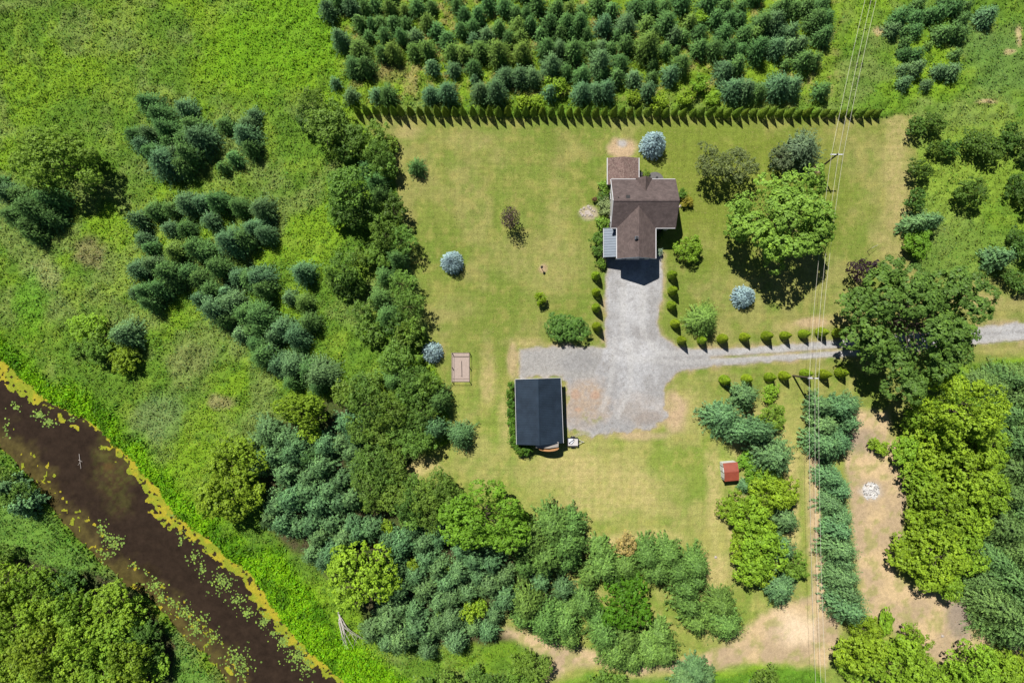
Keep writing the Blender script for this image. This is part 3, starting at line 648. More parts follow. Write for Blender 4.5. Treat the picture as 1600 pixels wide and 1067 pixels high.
grove('''E:b 860 290 58, s 960 240 64, s 1060 230 56, b 1160 190 76, b 1240 190 72, s 1350 180 64, s 1475 210 64, b 1310 300 70, b 1060 350 66, s 1160 345 66, b 900 410 64, s 940 470 54, g 1100 490 80, s 1220 470 84, s 1280 500 66, b 860 600 64, b 950 570 64, s 1060 620 84, s 1170 620 78, s 1240 650 70, b 850 740 56, s 930 730 80, s 1010 720 76, s 1080 680 70, s 950 800 66, b 1430 430 84, s 1520 410 80, b 1570 350 60, s 1360 590 74, b 1470 640 64, s 1560 660 74, s 1300 720 60, b 1240 780 62, b 1340 840 84, b 1440 800 90, s 1530 870 76, b 1490 1000 56, s 1570 960 70, s 1400 900 70, b 1400 730 56
F:b 40 230 74, b 60 380 84, b 20 330 60, b 30 650 80, s 50 720 70, s 30 880 90, s 30 960 80, b 170 960 84, b 250 1000 80, s 330 920 64, b 290 615 66, b 210 770 50, g 300 800 58, b 120 1010 70
J:s 60 100 94, b 150 150 76, b 230 160 84, s 330 190 84, b 400 220 94, s 230 260 70, s 390 280 74, s 10 30 70, b 100 60 60, s 280 60 50''',
      'in belt left of the treeline', 'spruces in the belt left of the treeline')
grove('''E:b 790 1000 88, y 500 960 84, y 590 940 80, d 640 1010 76
I:d 610 60 84, y 770 130 84, d 730 60 60, d 480 60 50''', 'in small meadow clump above river', 'bushes in the meadow clump')
grove('''B:w 350 640 90, k 330 730 76, w 430 800 120, w 490 690 74, w 600 860 90, w 740 820 76, d 640 930 80, w 760 950 84, s 690 1040 64, w 800 1020 74, w 520 780 76, k 560 950 60, d 830 900 60
F:w 590 110 140, k 600 200 130, d 520 240 90, s 740 60 76, s 780 140 80, w 700 260 84, k 850 240 80, w 800 380 90, w 900 420 90, d 760 500 84, w 540 590 100, k 560 690 84, s 880 530 74, w 480 650 60, w 640 520 60, s 800 640 74, w 900 690 90, s 770 780 74, w 660 850 70, s 820 880 74, w 950 830 94, w 700 970 80, k 870 960 76, w 960 960 80, w 640 700 50, w 920 1020 80
J:w 880 100 100, w 820 150 70, r 980 110 62, s 850 260 64, w 980 230 90, w 1060 280 80, s 1130 370 84, w 700 400 110, w 820 440 110, w 1010 440 90, k 980 530 70, w 650 560 90, w 760 580 90, w 870 570 84, w 970 640 90, w 1050 620 70, p 1110 550 80, w 640 300 90, w 720 260 70, w 560 330 80, w 850 700 70, w 950 330 80''',
      'in treeline bordering the left lawn', 'trees of the treeline left of the lawn')
grove('''J:y 290 430 160/110, y 335 575 76
I:y 1450 740 170/150, y 1420 930 190/190, d 1520 760 80, y 1290 960 80
N:y 645 385 200/190''', 'in pine wood by the river', 'yellow-green trees in the spruce wood')
grove('''J:p 570 520 84, p 620 590 80, p 90 570 100, p 30 640 80, p 180 620 84, p 250 690 100, s 320 720 70, p 440 650 84, p 520 650 70, p 120 720 84, p 190 830 94, p 410 780 94, p 340 850 80, p 330 930 100, p 230 980 90, p 530 870 84, p 460 930 80, p 520 1000 94, p 600 970 80, p 130 1020 90, b 30 780 70, p 400 1010 90, p 580 700 76, p 630 780 70, p 60 700 80
N:p 170 70 104, p 100 40 80, p 350 80 90, p 480 70 80, p 400 160 84, p 560 170 88, p 640 130 80, p 480 250 84, b 430 300 80, p 360 270 74, p 260 100 76, p 730 110 76, p 820 180 76, p 900 200 96, p 1040 200 88, p 1140 150 80, p 980 110 70, p 860 280 76, p 1060 290 80, p 880 460 90, p 980 400 80, p 1040 480 84, p 1180 440 94, p 1120 340 80, p 1260 380 80, p 1210 530 84, p 1350 290 90, p 1270 250 70, p 1450 300 90, p 1440 450 94, p 1370 400 70, p 1530 400 90, p 1540 530 84, p 820 680 94, p 900 590 80, p 980 600 80, p 1000 700 94, p 1130 560 84, b 1210 660 76, p 1430 740 80, p 1060 760 80, p 720 740 80, b 1240 800 80, p 900 780 84, p 820 800 70, p 1130 700 76, p 1340 720 70, p 1480 640 70, p 790 600 60, p 880 370 60, p 1310 500 70, b 1060 850 60, p 600 80 70''',
      'in dense wood below left of barn', 'pines of the wood below left of the barn')
grove('''J:w 720 720 100, w 660 800 90, k 780 790 90, w 700 900 110, w 850 790 90, w 800 880 84, w 860 970 100, w 980 920 94, w 1050 970 94, w 1140 890 90, w 1200 950 90, k 950 1030 90, w 740 990 84, w 1120 1020 80
N:r 1420 40 250/200, r 1300 90 120, y 800 110 50, y 1330 620 64, y 1390 600 50, y 1170 370 34, y 970 330 40, y 1140 640 34, w 950 20 80, w 1080 40 90
O:q 130 170 120, q 250 90 130, q 330 180 130, q 200 260 120, q 380 80 90, q 330 300 90, p 180 430 74, p 310 480 76, q 80 330 90, r 30 90 90, q 540 240 70, q 560 340 110, q 470 390 90, q 690 330 100, q 830 270 110, q 960 260 100, q 880 360 110, q 1010 360 110, q 1130 330 90, q 1060 460 100, q 1130 420 80, q 1080 560 80, q 640 420 70, q 440 560 90, q 90 560 110, q 60 650 90, q 200 660 110, q 320 680 110, q 360 600 80, q 350 770 80, q 230 740 80, q 1120 670 90, q 1180 640 60, q 1280 570 90, q 1310 670 100, q 1270 700 80, q 560 740 100, q 620 840 110, q 720 900 110, q 700 780 90, q 900 760 90, q 850 860 100, q 930 850 80, q 520 640 70''',
      'in wood along bottom of lawn', 'trees of the wood below the lawn')
plant('broad', 977, 941, 40, (0.115, .27, .014), 'single rounded deep green leafy tree amid pines at bottom centre', hm=7.5)
plant('wild', 977, 850, 17, (0.46, .35, .12), 'brown dried-out shrub at the lawn edge above the bottom pines', 'shrub', name='dried_shrub')
grove('''O:d 60 930 84, w 150 970 90, d 60 1020 90, w 560 1040 70, w 640 1050 60, p 1130 980 90, p 1060 1040 80, p 1200 1020 70, w 1560 1040 80
Z:w 700 1062 18, w 770 1070 22, w 660 1075 20, w 740 1050 14, p 1180 1085 18''', 'along bottom edge of picture', 'bushes along the bottom edge')
grove('''M:e 60 480 130, e 230 470 140, m 400 480 110, e 470 610 120, e 110 680 150, e 300 640 150, e 680 620 150, e 820 640 100, e 520 790 150, e 700 800 150, m 880 760 100, e 270 850 160, e 90 900 150, e 460 960 150, e 640 970 150, e 800 930 130, m 930 900 90, e 980 960 80, e 300 1040 150, e 130 1080 150, e 540 1120 140, e 780 1090 140, e 20 330 70, e -60 560 130, e -80 800 150, e -60 1000 150''', 'in wood across the river', 'trees of the wood across the river')
grove('''I:h 60 900 70, w 120 960 84, w 40 960 70, h 160 1020 80, w 30 840 60
Z:w 10 862 16''', 'on far river bank, left edge', 'shrubs on the far river bank')
# right side
grove('''Z:h 1163 618 19, h 1125 652 22/25, h 1150 672 22/18, h 1178 672 22/18, d 1204 652 22, y 1205 615 15, h 1203 712 26''', 'in cluster above red-roofed shed', 'shrubs above the red-roofed shed')
grove('''Z:r 1166 718 14, r 1178 742 17, y 1200 745 24, y 1222 768 26, y 1150 792 28, y 1170 805 30, y 1196 775 28, h 1163 758 9, y 1165 850 28, y 1190 860 34, y 1172 885 28, y 1200 830 18, h 1225 810 18, h 1222 855 18, d 1242 882 22, h 1216 915 24, y 1195 900 18''', 'in bush island below red-roofed shed', 'trees and bushes below the red-roofed shed')
grove('''Z:h 1278 633 18/16, h 1308 636 24/17, h 1325 633 16, h 1323 659 16, h 1283 663 19, h 1282 692 20/22, h 1305 690 20/22, f 1295 745 20, f 1310 765 20, f 1298 785 20, f 1312 805 22, h 1307 825 22/18, h 1309 852 24/20, f 1312 875 24, h 1315 898 24/20, f 1318 920 24, h 1318 945 26/22''', 'in long strip right of wires', 'conifers in the strip right of the wires')
grove('''Z:y 1500 645 58, y 1448 652 36, y 1545 695 38, y 1458 698 44, y 1505 735 46, y 1436 742 30, y 1470 792 44, y 1535 772 36, y 1420 705 26, y 1512 812 34, y 1462 868 50, y 1508 862 36, y 1420 862 30, y 1440 815 26, y 1478 908 26, y 1378 700 11, y 1362 692 9''', 'in big bright clump at right', 'bright trees in the right clump')
grove('''Z:t 1532 598 24, t 1565 592 26, t 1595 600 28, t 1550 605 28, t 1585 620 32, t 1570 645 30, t 1598 660 30, t 1580 690 32, t 1600 720 30, t 1575 730 30, t 1595 760 32, t 1565 770 28, t 1585 795 32, t 1560 820 30, t 1595 830 30, t 1575 855 34, t 1545 870 30, t 1600 880 32, t 1570 900 34, t 1535 905 26, t 1590 935 36, t 1555 945 34, t 1575 975 34, t 1600 985 32, t 1640 612 32, t 1640 680 36, t 1640 770 36, t 1640 860 36, t 1640 950 36''', 'in dark wood at right edge', 'dark spruces at the right edge')
grove('''Z:y 1345 1020 38, y 1352 985 24, y 1384 970 10/22, y 1395 1040 44, y 1425 1003 26, y 1335 1045 24, y 1440 1058 32, y 1482 1058 26, y 1522 1040 36, y 1565 1050 34, y 1600 1040 24, y 1505 1080 26, r 1540 965 14''', 'in bright bottom right corner clump', 'bright trees in the bottom right clump')
grove('''Z:m 1433 198 17/15, m 1458 195 17/16, m 1482 230 16/14, m 1461 235 14/12, m 1438 264 20/15, m 1432 312 17, h 1425 352 16/14, h 1448 348 17/14, r 1434 381 22, m 1518 226 18/22, m 1543 236 20/24, m 1578 212 20, m 1603 230 20, m 1517 302 24/22, m 1584 290 18, m 1606 308 23, m 1588 372 15, m 1608 386 20, h 1557 405 15, m 1578 434 14, m 1598 442 18''', 'in upper right field beside track', 'bushes in the upper right field')

# --- single garden trees
plant('maple', 1222, 345, 76, (.225, .39, .055), 'huge round light green maple shading the lawn right of house', hm=13.5, jit=0)
plant('oak', 1424, 507, 96, (.120, .225, .040), 'largest dark green tree spreading over the drive at right', hm=14.5, jit=0)
plant('wild', 1343, 424, 19, (.050, .028, .042), 'dark purple-leaved tree at upper left of largest tree', hm=7.0, jit=0, name='purple_leaved_tree')
plant('wild', 1112, 256, 27, (.175, .225, .075), 'left olive-coloured tree of the pair right of house', hm=7.6, jit=0, name='olive_green_tree')
plant('wild', 1151, 263, 28, (.170, .220, .078), 'right olive-coloured tree of the pair right of house', hm=7.6, jit=0, name='olive_green_tree')
plant('wild', 1218, 246, 18, (.12, .165, .075), 'olive bush above the huge light green maple', 'bush', hm=4, jit=0, name='olive_bush')
plant('pine', 1250, 238, 28, (.105, .165, .085), 'grey-green pine between the maple and upper power pole', hm=6, jit=0)
plant('broad', 1075, 388, 22, (.19, .33, .026), 'round bright green shrub on lawn right of gravel drive', 'shrub', hm=3.6, jit=0, name='round_shrub')
plant('spruce', 1098, 500, 25, (.17, .30, .06), 'fresh green spruce on lawn above the driveway cedars', hm=6.5, jit=0)
for (x, y, r, lab) in ((1021, 226, 20, 'silver-blue spruce on lawn behind the house'), (706, 410, 17, 'silver-blue spruce alone on the left lawn'),
                       (1162, 464, 17, 'silver-blue spruce below the huge maple shadow'), (675, 551, 16, 'silver-blue spruce at treeline beside the fenced garden bed')):
    plant('blue', x, y, r, BLUE, lab, jit=.03)
plant('spruce', 651, 262, 14, SPR, 'small dark spruce alone on the upper left lawn', jit=0)
plant('spruce', 720, 680, 22, (.09, .19, .07), 'dark green spruce on lawn left of the barn', jit=0)
plant('broad', 875, 508, 22, (.12, .25, .045), 'left half of the wide dark shrub above parking pad', 'shrub', hm=3.2, name='wide_shrub', jit=0)
plant('broad', 898, 515, 21, (.12, .25, .045), 'right half of the wide dark shrub above parking pad', 'shrub', hm=3.2, name='wide_shrub', jit=0)
plant('broad', 844, 466, 10, (.20, .32, .012), 'tiny bright green shrub alone on lawn left of drive', 'shrub', name='small_shrub', jit=0)
plant('sparse', 797, 340, 17, (.12, .085, .08), 'thin purplish nearly bare tree on the middle lawn', hm=7.0, jit=0)

# --- cedar hedge
hx = np.linspace(561, 1366, 60)
for i, x in enumerate(hx):
    hgt = np.interp(x, [560, 900, 1150, 1370], [4.3, 4.4, 3.9, 3.3]) * random.uniform(.76, 1.12)
    plant('cedar', x + random.uniform(-1.2, 1.2), np.interp(x, [560, 800, 1370], [177, 179, 180]) + random.uniform(-.8, .8), 5.2 * random.uniform(.85, 1.12), (.17, .27, .028), f'slim pointed cedar, {ordinal(i + 1)} from left in the long hedge', 'cedar',
          'cedars of the long hedge above the lawn', hm=hgt, zc=0)
def topi(pts, phrase, start):
    for i, (x, y) in enumerate(pts):
        plant('topiary', x - (x - 800) * .010, y + 3.5, 6.5 * random.uniform(.9, 1.1), (.27, .40, .022), f'clipped conical cedar {phrase}, {ordinal(i + 1)} from {start}', 'cedar', 'clipped cedars lining the driveway', hm=4.0 * random.uniform(.9, 1.1), zc=0.3)
topi([(931.6, 428), (932, 453.5), (932, 477.6), (933, 506.7)], 'left of gravel drive', 'house')
topi([(1051, 427), (1052, 451), (1050.6, 474), (1056, 502)], 'right of gravel drive', 'house')
topi([(1066, 528), (1097.5, 528), (1130, 525.7), (1164.6, 523), (1199, 521), (1228, 520.6), (1257.7, 518), (1285, 515.5), (1311, 516.8)], 'along upper side of lane', 'left')
topi([(1133.6, 589.5), (1168, 587.7), (1204, 585), (1226.6, 583), (1259.5, 579.3), (1288.6, 580.6), (1316, 578)], 'along lower side of lane', 'left')

# --- shrubs round the house and the barn
for (x, y, r, c, lab, hm) in ((945, 292, 11, GREEN, 'green shrub at the corner below the rear annex', 2.2), (940, 308, 9, DARK, 'dark shrub above the pale variegated bush', 1.8), (943, 324, 13, (.25, .33, .13), 'pale variegated bush against the house west wall', 2.2),
                              (929, 312, 4, (.16, .07, .05), 'tiny reddish bush beside the dark shrub', 1.2), (941, 349, 11, GREEN, 'green shrub above the metal porch roof', 2.4), (936, 374, 11, (.11, .22, .03), 'green shrub left of the metal porch roof', 2.4), (935, 392, 10, (.10, .20, .03), 'green shrub left of porch lower corner', 2.2),
                              (940, 412, 8, (.13, .24, .025), 'small bright shrub below the metal porch', 1.6), (1066, 303, 8, (.10, .21, .025), 'green shrub at the house east corner', 1.8), (1072, 315, 9, (.26, .24, .025), 'golden shrub at the house east corner', 1.6),
                              (1029, 394, 6, (.30, .42, .30), 'pale mint shrub at lower right corner of house', 1.7), (1029, 369, 6, (.10, .17, .03), 'shaded shrub in the house corner nook', 1.5), (1033, 362, 4, (.10, .17, .03), 'smaller shaded shrub in the house corner nook', 1.2), (1010, 272, 6, (.16, .25, .03), 'low bush between rear annex and patio', .9)):
    plant('broad', x, y, r, c, lab, 'shrub', hm=hm, name='house_shrub', jit=0)
for i, (x, y, r) in enumerate(((799, 602, 7), (797, 616, 8), (799, 630, 8), (798, 645, 8), (800, 659, 8), (801, 673, 8), (803, 687, 9), (812, 702, 9), (823, 703, 8))):
    plant('broad', x, y, r, (.095, .21, .022), f'leafy bush hugging the barn west side, {ordinal(i + 1)} from top', 'bush', 'bushes along the barn west side', name='barn_bush', hm=2.3)

# ------------------------------------------------------------------ building materials
def shingle_mat(name, col, rot, mott=0.2, spot=None):
    m, nt, out = new_mat(name); L = nt.links.new; tc = N(nt, 'ShaderNodeTexCoord')
    mp = N(nt, 'ShaderNodeMapping'); mp.inputs['Rotation'].default_value = (0, 0, rot); L(tc.outputs['Object'], mp.inputs[0])
    br = N(nt, 'ShaderNodeTexBrick'); L(mp.outputs[0], br.inputs['Vector']); br.inputs['Scale'].default_value = 1.0
    br.inputs['Brick Width'].default_value = 0.33; br.inputs['Row Height'].default_value = 0.17; br.inputs['Mortar Size'].default_value = 0.012
    br.inputs['Color1'].default_value = (*[c * 0.86 for c in col], 1); br.inputs['Color2'].default_value = (*[c * 1.14 for c in col], 1); br.inputs['Mortar'].default_value = (*[c * 0.6 for c in col], 1)
    c = mulc(nt, br.outputs[0], ramp(nt, noise(nt, 1.2, 4, .6, tc.outputs['Object']), .3, 1 - mott, .7, 1 + mott))
    if spot:
        mx = N(nt, 'ShaderNodeMix', data_type='RGBA'); mx.inputs[7].default_value = (*spot, 1); L(c, mx.inputs[6])
        L(ramp(nt, noise(nt, 4.5, 2, .6, tc.outputs['Object']), .5, 0, .62, .75), mx.inputs[0]); c = mx.outputs[2]
    p = N(nt, 'ShaderNodeBsdfPrincipled'); L(c, p.inputs['Base Color']); p.inputs['Roughness'].default_value = .9; p.inputs['Specular IOR Level'].default_value = .2
    L(p.outputs[0], out.inputs[0]); return m
M_SH_X = shingle_mat('brown_shingles', (0.116, 0.089, 0.085), 0)
M_SH_Y = shingle_mat('brown_shingles_crosswise', (0.124, 0.094, 0.088), math.pi / 2)
M_SH_OLD = shingle_mat('worn_speckled_shingles', (0.165, 0.11, 0.098), math.pi / 2, .25, (.25, .19, .16))
M_TRIM = simple_mat('white_trim', (.54, .54, .56), .5, .05)
M_SIDING = simple_mat('white_siding', (.66, .62, .64), .6, .06, 3)
M_GLASS = simple_mat('window_glass', (.03, .04, .05), .08, .1, spec=.6)
M_STEEL = simple_mat('grey_blue_steel', (.15, .18, .22), .45, .10, 1.5, metal=.3)
M_BARNROOF = simple_mat('dark_blue_steel', (.026, .041, .062), .42, .3, .6, metal=.15)
M_BARNWALL = simple_mat('weathered_boards', (.33, .30, .27), .85, .2, 4)
M_DARK = simple_mat('black_metal', (.02, .02, .022), .5, .2)
M_RED = simple_mat('red_brown_steel', (.27, .062, .036), .55, .16, 2.0)
M_WHITE = simple_mat('white_paint', (.74, .74, .76), .6, .08, 4)
M_WOOD = simple_mat('orange_brown_wood', (.38, .19, .075), .7, .25, 5)
M_TIMBER = simple_mat('grey_timber', (.25, .20, .16), .9, .25, 5)
M_SANDBED = simple_mat('pinkish_grey_soil', (.37, .295, .255), .95, .15, 5, bump=.4)
M_POLE = simple_mat('weathered_pole', (.11, .085, .065), .9, .25, 5)
M_WIRE = simple_mat('aluminium_wire', (.62, .60, .50), .5, .05)
M_PORCELAIN = simple_mat('grey_porcelain', (.45, .46, .48), .3, .05)
M_STONE = simple_mat('field_stone', (.40, .35, .31), .9, .25, 4, bump=.4)
M_ASH = simple_mat('white_ash', (.50, .485, .47), .95, .5, 3.0, bump=.5)
M_PATIO = simple_mat('dark_grey_paving', (.12, .115, .115), .85, .2, 4)
M_TYRE = simple_mat('tyre_rubber', (.02, .02, .02), .9, .1)
M_BED = simple_mat('galvanised_bed', (.50, .48, .47), .6, .1, 5)
M_TARP = simple_mat('pale_tarp', (.62, .64, .70), .6, .15, 4)

# ------------------------------------------------------------------ house
def slope(mb, pts, t=0.16):
    mb.prism([Vector(p) for p in pts], (0, 0, -t))
HX0, HX1, HY0, HY1, HE, HR = 16.30, 26.86, 18.66, 26.65, 5.0, 7.7
HM = (HY0 + HY1) / 2
house = empty('farmhouse', ((HX0 + HX1) / 2, HM, 0))
tag(house, 'brown-roofed farmhouse with cross wing at the head of the gravel drive', 'house')
hl = house.location
def hb(name, mb, mat, par=None):
    """house part; vertices given in world space, moved under the house's Empty"""
    mb.v = [(v[0] - hl.x, v[1] - hl.y, v[2]) for v in mb.v]
    return mb.build(name, mat, par or house)
o = .35
mb = MB(); mb.prism([(HX0 + o, HY0 + o, 0), (HX0 + o, HY1 - o, 0), (HX0 + o, HY1 - o, HE - .02), (HX0 + o, HM, HR - .28), (HX0 + o, HY0 + o, HE - .02)], (HX1 - HX0 - 2 * o, 0, 0)); hb('main_wall', mb, M_SIDING)
WX0, WX1, WY0, WR = 17.27, 23.63, 13.64, 7.15; WM = (WX0 + WX1) / 2
mb = MB(); mb.prism([(WX0 + o, WY0 + o, 0), (WX1 - o, WY0 + o, 0), (WX1 - o, WY0 + o, HE - .02), (WM, WY0 + o, WR - .28), (WX0 + o, WY0 + o, HE - .02)], (0, 5.2, 0)); hb('wing_wall', mb, M_SIDING)
mb = MB(); slope(mb, [(HX0, HY0, HE), (HX1, HY0, HE), (HX1, HM, HR), (HX0, HM, HR)]); slope(mb, [(HX0, HM, HR), (HX1, HM, HR), (HX1, HY1, HE), (HX0, HY1, HE)]); roof = hb('main_roof', mb, M_SH_X)
mb = MB(); ny = 22.3
slope(mb, [(WX0, WY0, HE), (WM, WY0, WR), (WM, ny, WR), (WX0, HY0 + .05, HE)]); slope(mb, [(WM, WY0, WR), (WX1, WY0, HE), (WX1, HY0 + .05, HE), (WM, ny, WR)]); wroof = hb('wing_roof', mb, M_SH_Y)
GX0, GX1, GY, GR = 20.38, 23.04, 26.86, 6.55; GM = (GX0 + GX1) / 2
mb = MB(); slope(mb, [(GX0, GY, HE - .03), (GX0, HY1 - .1, HE - .03), (GM, 23.95, GR), (GM, GY, GR)], .1); slope(mb, [(GM, GY, GR), (GM, 23.95, GR), (GX1, HY1 - .1, HE - .03), (GX1, GY, HE - .03)], .1); hb('gablet_roof', mb, M_SH_Y)
mb = MB(); mb.prism([(GX0 + .2, GY - .3, 2.6), (GX1 - .2, GY - .3, 2.6), (GX1 - .2, GY - .3, HE), (GM, GY - .3, GR - .3), (GX0 + .2, GY - .3, HE)], (0, -.5, 0)); hb('gablet_wall', mb, M_SIDING)
AX0, AX1, AY0, AY1 = 16.05, 21.28, 26.32, 30.8; AM = (AX0 + AX1) / 2
mb = MB(); mb.prism([(AX0 + .25, AY1 - .25, 0), (AX1 - .25, AY1 - .25, 0), (AX1 - .25, AY1 - .25, 2.66), (AM, AY1 - .25, 3.4), (AX0 + .25, AY1 - .25, 2.66)], (0, AY0 - AY1 + .3, 0)); hb('annex_wall', mb, M_SIDING)
mb = MB(); slope(mb, [(AX0, AY0, 2.7), (AM, AY0, 3.55), (AM, AY1, 3.55), (AX0, AY1, 2.7)]); slope(mb, [(AM, AY0, 3.55), (AX1, AY0, 2.7), (AX1, AY1, 2.7), (AM, AY1, 3.55)]); hb('annex_roof', mb, M_SH_OLD)
# metal porch roof on posts, standing seams
PX0, PX1, PY0, PY1 = 15.41, WX0 + o - .01, 14.1, 18.98
mb = MB(); slope(mb, [(PX0, PY0, 2.75), (PX1, PY0, 3.45), (PX1, PY1, 3.45), (PX0, PY1, 2.75)], .08)
pr = hb('porch_roof', mb, M_STEEL)
for k in range(12):
    y = PY0 + .06 + k * (PY1 - PY0 - .12) / 11
    mb = MB(); mb.prism([(PX0, y - .03, 2.755), (PX0, y + .03, 2.755), (PX0, y + .03, 2.82), (PX0, y - .03, 2.82)], (PX1 - PX0 - .02, 0, .69)); hb('seam', mb, M_STEEL, pr)
mb = MB(); mb.box(((PX0 + PX1) / 2 + .1, (PY0 + PY1) / 2, .2), (PX1 - PX0 - .1, PY1 - PY0 - .2, .4)); hb('porch_floor', mb, M_TIMBER)
for y in (PY0 + .15, (PY0 + PY1) / 2, PY1 - .2):
    mb = MB(); mb.box((PX0 + .15, y, 1.37), (.12, .12, 2.7)); hb('porch_post', mb, M_TRIM)
# white fascia boards and gutters
def fascia(p0, p1, w=.08, hgt=.18, mat=None):
    p0, p1 = Vector(p0), Vector(p1); d = p1 - p0; L2 = Vector((d.x, d.y, 0)).normalized(); nrm = Vector((-L2.y, L2.x, 0)) * w / 2
    mb = MB(); mb.prism([p0 - nrm, p0 + nrm, p0 + nrm + Vector((0, 0, -hgt)), p0 - nrm + Vector((0, 0, -hgt))], d); hb('fascia', mb, mat or M_TRIM)
e = .055
fascia((HX0, HY0 - e, HE + .02), (WX0 - .02, HY0 - e, HE + .02)); fascia((WX1 + .02, HY0 - e, HE + .02), (HX1, HY0 - e, HE + .02))
fascia((HX0, HY1 + e, HE + .02), (GX0 - .02, HY1 + e, HE + .02)); fascia((GX1 + .02, HY1 + e, HE + .02), (HX1, HY1 + e, HE + .02))
fascia((WX0 - e, WY0, HE + .02), (WX0 - e, HY0 - .12, HE + .02), .12); fascia((WX1 + e, WY0, HE + .02), (WX1 + e, HY0 - .12, HE + .02), .12)
fascia((WX0, WY0 - e, HE + .01), (WM, WY0 - e, WR + .01), mat=M_STEEL); fascia((WM, WY0 - e, WR + .01), (WX1, WY0 - e, HE + .01), mat=M_STEEL)
fascia((HX0 - e, HY0, HE + .02), (HX0 - e, HM, HR + .02), .1); fascia((HX0 - e, HM, HR + .02), (HX0 - e, HY1, HE + .02), .1)
fascia((HX1 + e, HY0, HE + .0), (HX1 + e, HM, HR + .0), .08, mat=M_SH_X); fascia((HX1 + e, HM, HR + .0), (HX1 + e, HY1, HE + .0), .08, mat=M_SH_X)
fascia((AX0 - e, AY0, 2.72), (AX0 - e, AY1, 2.72), .12); fascia((AX1 + e, AY0 + .3, 2.72), (AX1 + e, AY1, 2.72), .12)
fascia((PX0 - e, PY0, 2.76), (PX0 - e, PY1, 2.76), .08)
# ridge caps
mb = MB(); mb.box(((HX0 + HX1) / 2, HM, HR + .0), (HX1 - HX0 - .02, .24, .05)); hb('ridge_cap', mb, M_SH_X)
mb = MB(); mb.box((WM, (WY0 + 21.9) / 2, WR + .0), (.24, 21.9 - WY0 - .02, .05)); hb('ridge_cap', mb, M_SH_Y)
# chimney, roof vent, soil pipe
c0 = W(994, 372.5, 6.8)
mb = MB(); mb.box((c0.x, c0.y, 6.75), (.5, .5, 1.3)); ch = hb('chimney', mb, M_STEEL, None)
mb = MB(); mb.box((c0.x, c0.y, 7.46), (.38, .38, .12)); hb('chimney_cap', mb, M_DARK, ch)
c0 = W(981, 308, 7.2); mb = MB(); mb.box((c0.x, c0.y, 7.25), (.6, .5, .45)); hb('roof_vent', mb, M_DARK)
c0 = W(966, 309, 7.2); mb = MB(); mb.tube((c0.x, c0.y, 6.9), (c0.x, c0.y, 7.6), .07); hb('vent_pipe', mb, M_DARK)
# windows and doors in the walls
def window(x, y, z, face, w=.95, hh=1.3, door=False):
    dx, dy = {'W': (-1, 0), 'E': (1, 0), 'S': (0, -1), 'N': (0, 1)}[face]
    sz = lambda a, t: (t, a[0], a[1]) if dx else (a[0], t, a[1])
    mb = MB(); mb.box((x + dx * .03, y + dy * .03, z), sz((w, hh), .08)); wn = hb('door' if door else 'window', mb, M_TRIM)
    for s_ in ((-1, 1) if not door else (0,)):
        mb = MB(); ox = s_ * w * .23; mb.box((x + dx * .075 + (ox if not dx else 0), y + dy * .075 + (ox if dx else 0), z + (.35 if door else 0)), sz((w * .38 if not door else w * .6, hh * (.86 if not door else .3)), .02)); hb('pane', mb, M_GLASS, wn)
for y in (20.6, 24.4): window(HX0 + o, y, 1.7, 'W'); window(HX0 + o, y, 4.2, 'W', .8, 1.1); window(HX1 - o, y, 1.7, 'E'); window(HX1 - o, y, 4.2, 'E', .8, 1.1)
for x in (18.9, 22.0): window(x, WY0 + o, 1.7, 'S'); window(x, WY0 + o, 4.2, 'S', .8, 1.1)
window(25.2, HY0 + o, 1.7, 'S'); window(25.2, HY0 + o, 4.2, 'S', .8, 1.1); window(WX0 + o, 16.5, 1.45, 'W', .95, 2.1, True); window(25.0, HY1 - o, 1.7, 'N'); window(GM, GY - .3, 4.4, 'N', .8, 1.0); window(18.7, AY1 - .25, 1.2, 'N', .95, 2.1, True)

# patio behind the house, with a dark planter
c0 = W(1023, 277)
mb = MB(); n = 20; mb.prism([(c0.x + 1.5 * math.cos(math.pi * k / n), c0.y - .5 + 1.35 * math.sin(math.pi * k / n), 0.0) for k in range(n + 1)], (0, 0, .12)); pt = mb.build('patio', M_PATIO); tag(pt, kind='structure')
mb = MB(); mb.tube((c0.x + .3, c0.y - .2, .12), (c0.x + .3, c0.y - .2, .5), .16, .22, 10); tag(mb.build('plant_pot', M_DARK), 'small black pot on the grey patio behind the house', 'pot')
c0 = W(1000, 274); mb = MB(); mb.box((c0.x, c0.y, .45), (.5, .6, .9)).box((c0.x, c0.y, .93), (.56, .66, .06)); tag(mb.build('storage_bin', M_DARK), 'black bin beside the annex behind the house', 'bin')

